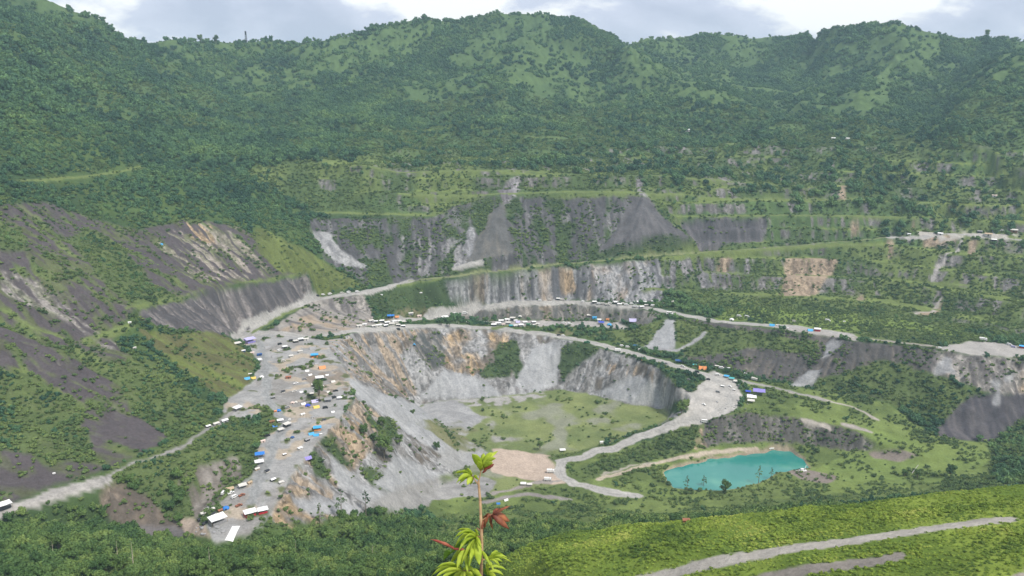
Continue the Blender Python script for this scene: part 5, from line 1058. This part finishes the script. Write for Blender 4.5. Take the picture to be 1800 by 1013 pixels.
lone(1275,868,24,3,'broad dark shrub on the near shore of the pond'); spindly(1333,850,30,21,'airy tree on the right near shore of the pond'); lone(1245,573,12,2,'dark green tree on the corner between the upper road and the gully'); lone(1240,580,10,3,'second dark tree just below the corner tree by the gully')
lone(1590,838,14,0,'round tree in the meadow left of its darker neighbour'); lone(1612,842,16,1,'dark tree in the meadow beside the white trunk'); lone(1670,838,22,4,'big round bush tree at the right end of the meadow')
lone(790,575,12,1,'dark tree where the pit road meets the cliff'); lone(776,572,10,4,'smaller dark tree left of the one above the cliff'); lone(1022,905,12,2,'small round tree in the scrub below the track'); lone(1115,700,1.0,0,'x') if False else None
for i, (u, v, h) in enumerate([(228,70,14),(243,76,12),(268,74,11),(352,74,13),(380,74,12),(398,72,12)]): lone(u, v+1, h, i % 5, ['tall round tree on the left ridge shoulder','thin tree in the gap of the left ridge','first round tree on the low left ridge','wide tree on the low ridge left of the tower','round tree on the low ridge nearest the left of the tower','tree just left of the dark tower'][i])
for i, (u, v, h, lb) in enumerate([(838,28,10,'single tree on the shoulder left of the central summit'),(1385,74,10,'lone tree in the saddle left of the right summit'),(1735,66,12,'tree topping the ridge at far right'),(1188,58,9,'lone tree on the saddle ridge between the summits'),(1245,56,9,'tree on the low knoll between the summits')]): lone(u, v+1, h, i % 5, lb)
spindly(1207,862,26,1,'spindly fir-like tree in front of the left part of the pond'); spindly(1236,860,26,2,'thin sparse tree second from the left before the pond'); spindly(1355,842,20,3,'faint sparse tree at the right near shore of the pond')
spindly(600,910,50,4,'tall airy tree in front of the grey scree fan'); spindly(643,905,44,5,'tall airy tree right of its taller neighbour before the scree'); spindly(562,925,40,6,'thin airy tree below the tan cliff of the ledge')
spindly(236,1012,62,7,'bare pale trunk rising from the wood at lower left', False, M_PALE, 'bare_trunk'); spindly(370,1012,52,8,'thinner bare pale trunk in the wood below the ledge end', False, M_PALE, 'bare_trunk'); spindly(408,1008,34,9,'short bare grey trunk in the wood below the white sheet', False, M_BARK, 'bare_trunk'); spindly(208,990,40,10,'slender dead tree at the far lower left of the wood', False, M_PALE, 'bare_trunk')
for i_, (u_, v_, h_) in enumerate([(95,985,34),(455,1000,30),(655,985,28),(730,950,24),(520,975,26)]): spindly(u_, v_, h_, 40+i_, ['grey dead snag in the wood at the lower left corner','grey dead snag in the wood right of the white sheet','grey dead snag in the wood below the scree fans','small grey snag near the foot of the grey scree','grey dead snag below the ochre cliff'][i_], False, M_PALE, 'dead_snag')
# fallen log, white pump raft, boat, tower
x, y, z = at(1606, 833); o = bpy.data.objects.new('fallen_log', MB().tube((-1.5,0,0.4), (4.2,2,7.5), .35, .2).me('fallen_log', 'offwhite')); COL.objects.link(o); o.location = (x, y, z); tag(o, 'white leaning dead log in the meadow right of the pond', 'log')
px_, py_, _ = pt(1411, 829, -333.3)
assemble('pump_raft', [('deck', MB().box(-4,4,-2,2,0,.7).me('deck','white'), None), ('housing', MB().box(-2.6,1.0,-1.3,1.3,.7,2.7,.1,.1).me('housing','white'), None), ('pump', MB().tube((2.2,0,.7),(2.2,0,2.6),.7,n=12).me('pump','grey'), None), ('pipe', MB().tube((2.4,.4,1.2),(5.6,3.2,4.6),.22).tube((-3.6,0,1),(-8,1.5,.3),.2).me('pipe','white'), None)], (px_, py_, gz(px_, py_)+.2), R(10), 0.8, 'white pump station with pipes at the right tip of the pond', 'pump')
x, y, _ = pt(1356, 790, -333.2)
assemble('small_boat', [('hull', MB().box(-3,3,-.9,.9,0,1.0,-.35,-.2).box(3.35,4.4,-.4,.4,.6,1.05,.2,.1).me('hull','white'), None), ('cabin', MB().box(-1.8,.4,-.7,.7,1.0,1.9,.2,.1).me('cabin','offwhite'), None)], (x, y, gz(x, y)+.1), R(25), 0.8, 'small white boat drawn up on the far shore of the pond', 'boat')
x, y, z = at(433, 76); t_ = y*CP-z*SP; hh = 20/F*t_
V = MB()
for sx in (-1, 1):
    for sy in (-1, 1): V.tube((sx*2.2, sy*2.2, -6), (sx*1.2, sy*1.2, hh*.75), .45, .35, 6)
for k in range(5):
    q = hh*.75*k/5; w_ = 2.2-1.0*k/5
    for (a, b) in (((-1,-1),(1,-1)), ((1,-1),(1,1)), ((1,1),(-1,1)), ((-1,1),(-1,-1))): V.tube((a[0]*w_, a[1]*w_, q), (b[0]*(w_-.2), b[1]*(w_-.2), q+hh*.15), .2, n=4)
assemble('ridge_tower', [('frame', V.me('frame', 'dark'), None), ('tank', MB().tube((0,0,hh*.7), (0,0,hh), 2.0, 1.8, 10).me('tank', 'dark'), None)], (x, y, gz(x, y)), 0, 1.0, 'dark narrow tower standing alone on the low ridge at upper left', 'tower')
# ------------------------------------------------------------------ the sapling close in front
def pmat(name, c1, c2, tr=0.45):
    m = bpy.data.materials.new(name); m.use_nodes = True; t = m.node_tree; b = t.nodes['Principled BSDF']; b.inputs['Roughness'].default_value = 0.6
    g = t.nodes.new('ShaderNodeNewGeometry'); n = t.nodes.new('ShaderNodeTexNoise'); n.inputs['Scale'].default_value = 28; n.inputs['Detail'].default_value = 4; t.links.new(g.outputs['Position'], n.inputs['Vector'])
    r = t.nodes.new('ShaderNodeValToRGB'); r.color_ramp.elements[0].position = .35; r.color_ramp.elements[0].color = (*c1, 1); r.color_ramp.elements[1].position = .65; r.color_ramp.elements[1].color = (*c2, 1)
    t.links.new(n.outputs['Fac'], r.inputs[0]); t.links.new(r.outputs[0], b.inputs['Base Color'])
    tl = t.nodes.new('ShaderNodeBsdfTranslucent'); t.links.new(r.outputs[0], tl.inputs[0]); mx_ = t.nodes.new('ShaderNodeMixShader'); mx_.inputs[0].default_value = tr
    o = t.nodes['Material Output']; t.links.new(b.outputs[0], mx_.inputs[1]); t.links.new(tl.outputs[0], mx_.inputs[2]); t.links.new(mx_.outputs[0], o.inputs[0]); return m
ML = pmat('young_leaf', (0.34,0.47,0.03), (0.55,0.66,0.08)); ML2 = pmat('shaded_leaf', (0.14,0.28,0.03), (0.24,0.40,0.05)); MD = pmat('dead_leaf', (0.14,0.035,0.018), (0.36,0.13,0.05), 0.15); MR = pmat('red_shoot', (0.30,0.05,0.04), (0.42,0.14,0.08), 0.2); MS = pmat('stem_bark', (0.20,0.11,0.05), (0.36,0.24,0.12), 0.0)
T0 = 2.3
def w3(u, v, dt=0.0): return Vector(pt(u, v, T0+dt))
BACK = Vector((0, CP, -SP))
def leaf(V, Fc, a, b, wpx, sag=0.0, da=0.0, db=0.0, fold=0.25, twist=0.0, curl=0.0):
    A = w3(*a, da); B = w3(*b, db); L_ = (B-A); n = 9; W = wpx/F*T0/2; s = sag/F*T0
    k = len(V); up = Vector((0, 0, 1)); side0 = L_.cross(BACK).normalized()
    for i in range(n+1):
        t = i/n; c = A+L_*t+up*s*4*t*(1-t)+BACK*curl*t*t
        wd = W*(math.sin(math.pi*min(1, t*0.97+0.03)**0.85)**0.8)*(1 if t < .98 else .25)
        sd = (side0*math.cos(twist+t*curl*8)+BACK*math.sin(twist+t*curl*8)); nrm = sd.cross(L_).normalized()
        for j, f in enumerate((-1, -.5, 0, .5, 1)):
            V.append(tuple(c+sd*wd*f+nrm*abs(f)*wd*fold+nrm*0.0012*math.sin(i*2.1+j)))
    for i in range(n):
        for j in range(4): q = k+i*5+j; Fc.append((q, q+1, q+6, q+5))
def part(name, VF, mat, parent, th=0.0008):
    me = bpy.data.meshes.new(name); me.from_pydata(VF[0], [], VF[1]); me.materials.append(mat); me.polygons.foreach_set('use_smooth', [True]*len(me.polygons)); me.update()
    o = bpy.data.objects.new(name, me); COL.objects.link(o); o.parent = parent; o.location = -parent.location
    if th: sm = o.modifiers.new('thick', 'SOLIDIFY'); sm.thickness = th
    return o
base = w3(848, 1013); gx, gy = base.x+0.01, base.y+0.02; gzv = gz(gx, gy)
sap = bpy.data.objects.new('leafy_sapling', None); COL.objects.link(sap); sap.location = (gx, gy, gzv); tag(sap, 'young leafy sapling with bright lime leaves and withered brown ones close in front', 'sapling')
V, Fc = [], []
path = [Vector((gx, gy, gzv-0.05)), w3(852,1150), w3(849,1060), w3(846,1013), w3(846,985), w3(847,955), w3(846,930), w3(845,905), w3(844,880), w3(842,858), w3(841,846)]
rad = [.009,.007,.0055,.0048,.0046,.0044,.0048,.0042,.0040,.0036,.003]
for i in range(len(path)-1): prism(V, Fc, path[i], path[i+1], rad[i], rad[i+1], 10)
for a, b, r in (((841,848),(846,826),.0035), ((841,853),(829,835),.0035), ((846,826),(856,812),.0028), ((846,935),(838,928),.004), ((846,946),(838,942),.004), ((848,985),(856,982),.004), ((847,915),(866,903),.003), ((847,985),(835,962),.003), ((846,960),(815,966),.003), ((847,1005),(812,1003),.003)):
    prism(V, Fc, w3(*a), w3(*b), r*.6, r*.4, 7)
part('stem', (V, Fc), MS, sap, 0)
V, Fc = [], []                                   # top fan
for a, b, w_, s, d1, tw in (((846,824),(830,798),14,3,-.02,.2), ((848,822),(850,797),11,4,.03,.5), ((848,820),(866,796),10,5,.0,.3), ((850,818),(876,793),7,4,.03,.6), ((850,820),(872,806),8,5,-.03,.4), ((850,822),(867,814),9,4,-.04,.5), ((846,824),(862,824),9,3,.04,.2), ((846,826),(840,810),10,0,-.05,-.3),((844,828),(856,800),12,2,.05,.1)):
    leaf(V, Fc, a, b, w_, s, 0, d1, .3, tw)
for a, b, w_, s, d1, tw in (((830,836),(797,834),6,6,.02,.5), ((829,837),(802,850),8,7,-.03,.2), ((829,838),(807,852),6,5,.04,.4), ((830,838),(821,853),9,2,-.02,.1), ((831,838),(827,853),6,0,.03,.4), ((832,837),(841,844),6,2,-.03,.0), ((829,836),(812,828),6,4,.05,.4), ((830,836),(820,823),5,2,.0,.5)):
    leaf(V, Fc, a, b, w_, s, 0, d1, .35, tw)
part('top_leaves', (V, Fc), ML, sap)
V, Fc = [], []                                   # lower drooping fan
for a, b, w_, s, d1, tw in (((840,943),(800,934),7,8,.02,.6), ((838,943),(797,948),7,12,-.04,.5), ((838,944),(799,962),9,14,.0,.4), ((838,945),(805,972),9,12,-.05,.3), ((838,946),(818,984),10,8,.03,.2), ((838,946),(824,998),10,4,-.03,.1), ((836,947),(843,994),15,2,-.06,.15), ((838,945),(832,976),8,2,.05,.4), ((840,943),(835,930),5,2,.0,.5), ((818,966),(803,1000),12,3,-.02,.2), ((815,968),(795,985),8,5,.03,.4), ((836,962),(826,985),9,2,-.08,.1)):
    leaf(V, Fc, a, b, w_, s, 0, d1, .35, tw)
for a, b, w_, s, d1, tw in (((812,1000),(765,1000),9,9,-.02,.5), ((812,1001),(757,1014),9,12,.03,.4), ((811,1002),(770,1030),10,10,-.04,.3), ((813,1003),(790,1040),11,6,.02,.2), ((815,1003),(812,1042),11,3,-.03,.1), ((816,1003),(838,1030),10,6,.03,.3), ((814,1001),(835,1006),8,7,-.02,.5), ((826,1002),(850,1022),9,6,-.05,.4), ((805,1001),(782,996),7,5,.04,.5)):
    leaf(V, Fc, a, b, w_, s, 0, d1, .35, tw)
for a, b, w_, s, d1, tw in (((856,983),(893,981),5,7,.02,.5), ((856,983),(884,974),5,5,-.03,.6), ((857,984),(880,998),6,8,.03,.4), ((858,985),(884,989),5,6,.0,.5), ((856,985),(868,1004),6,3,-.04,.2), ((862,978),(876,969),5,3,.04,.5), ((858,1006),(886,1012),6,6,.02,.5), ((858,1008),(876,1024),7,5,-.03,.3), ((856,990),(858,1012),6,1,.02,.2)):
    leaf(V, Fc, a, b, w_, s, 0, d1, .35, tw)
gj = random.Random(9)
for a, b, w_, s in (((838,944),(806,942),6,9),((838,945),(812,958),7,12),((838,946),(828,988),7,4),((838,944),(846,968),6,3),((836,946),(810,996),8,6),((818,967),(790,996),9,7),((820,968),(822,1010),8,3),((812,1001),(760,1022),7,10),((813,1002),(800,1034),9,5),((836,964),(840,990),7,2),((857,984),(898,990),4,8),((856,985),(874,992),5,6),((856,1000),(892,1004),5,7),((846,968),(862,1000),6,4)):
    leaf(V, Fc, (a[0]+gj.uniform(-2,2), a[1]+gj.uniform(-2,2)), b, w_, s, 0, gj.uniform(-.08,.08), .35, gj.uniform(.1,.7), gj.uniform(0,.02))
part('lower_leaves', (V, Fc), ML, sap)
V, Fc = [], []  # rear leaves, their shade painted in as a darker green
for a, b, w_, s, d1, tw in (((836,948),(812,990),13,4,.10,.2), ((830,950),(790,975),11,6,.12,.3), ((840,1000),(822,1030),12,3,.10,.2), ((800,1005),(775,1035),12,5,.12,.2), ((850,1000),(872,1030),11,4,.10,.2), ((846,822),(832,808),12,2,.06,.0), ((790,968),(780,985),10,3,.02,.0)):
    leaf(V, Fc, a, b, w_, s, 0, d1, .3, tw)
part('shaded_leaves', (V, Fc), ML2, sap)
V, Fc = [], []                                   # withered leaves
for a, b, w_, s, d1, tw, cu in (((866,904),(897,893),7,4,-.02,1.0,.02), ((864,905),(896,922),16,4,.0,.3,.03), ((866,905),(895,938),12,5,-.03,.5,.04), ((862,905),(866,937),6,1,.02,.6,.03), ((862,903),(850,938),9,2,-.02,.8,.04), ((860,903),(846,930),8,3,.03,.6,.03), ((850,915),(848,943),6,0,-.02,.9,.03), ((866,902),(878,898),6,2,.02,.2,.02), ((846,925),(844,940),5,0,.02,.5,.02)):
    leaf(V, Fc, a, b, w_, s, 0, d1, .7, tw, cu)
part('withered_leaves', (V, Fc), MD, sap)
V, Fc = [], []
leaf(V, Fc, (800,966), (757,948), 6, 1, 0, -.03, .8, .3); leaf(V, Fc, (850,826), (869,816), 6, 0, 0, -.02, .8, .3); leaf(V, Fc, (848,832), (858,822), 4, 0, 0, -.02, .8, .2); prism(V, Fc, w3(815,966), w3(798,965), .004, .003, 6)
part('red_shoots', (V, Fc), MR, sap)
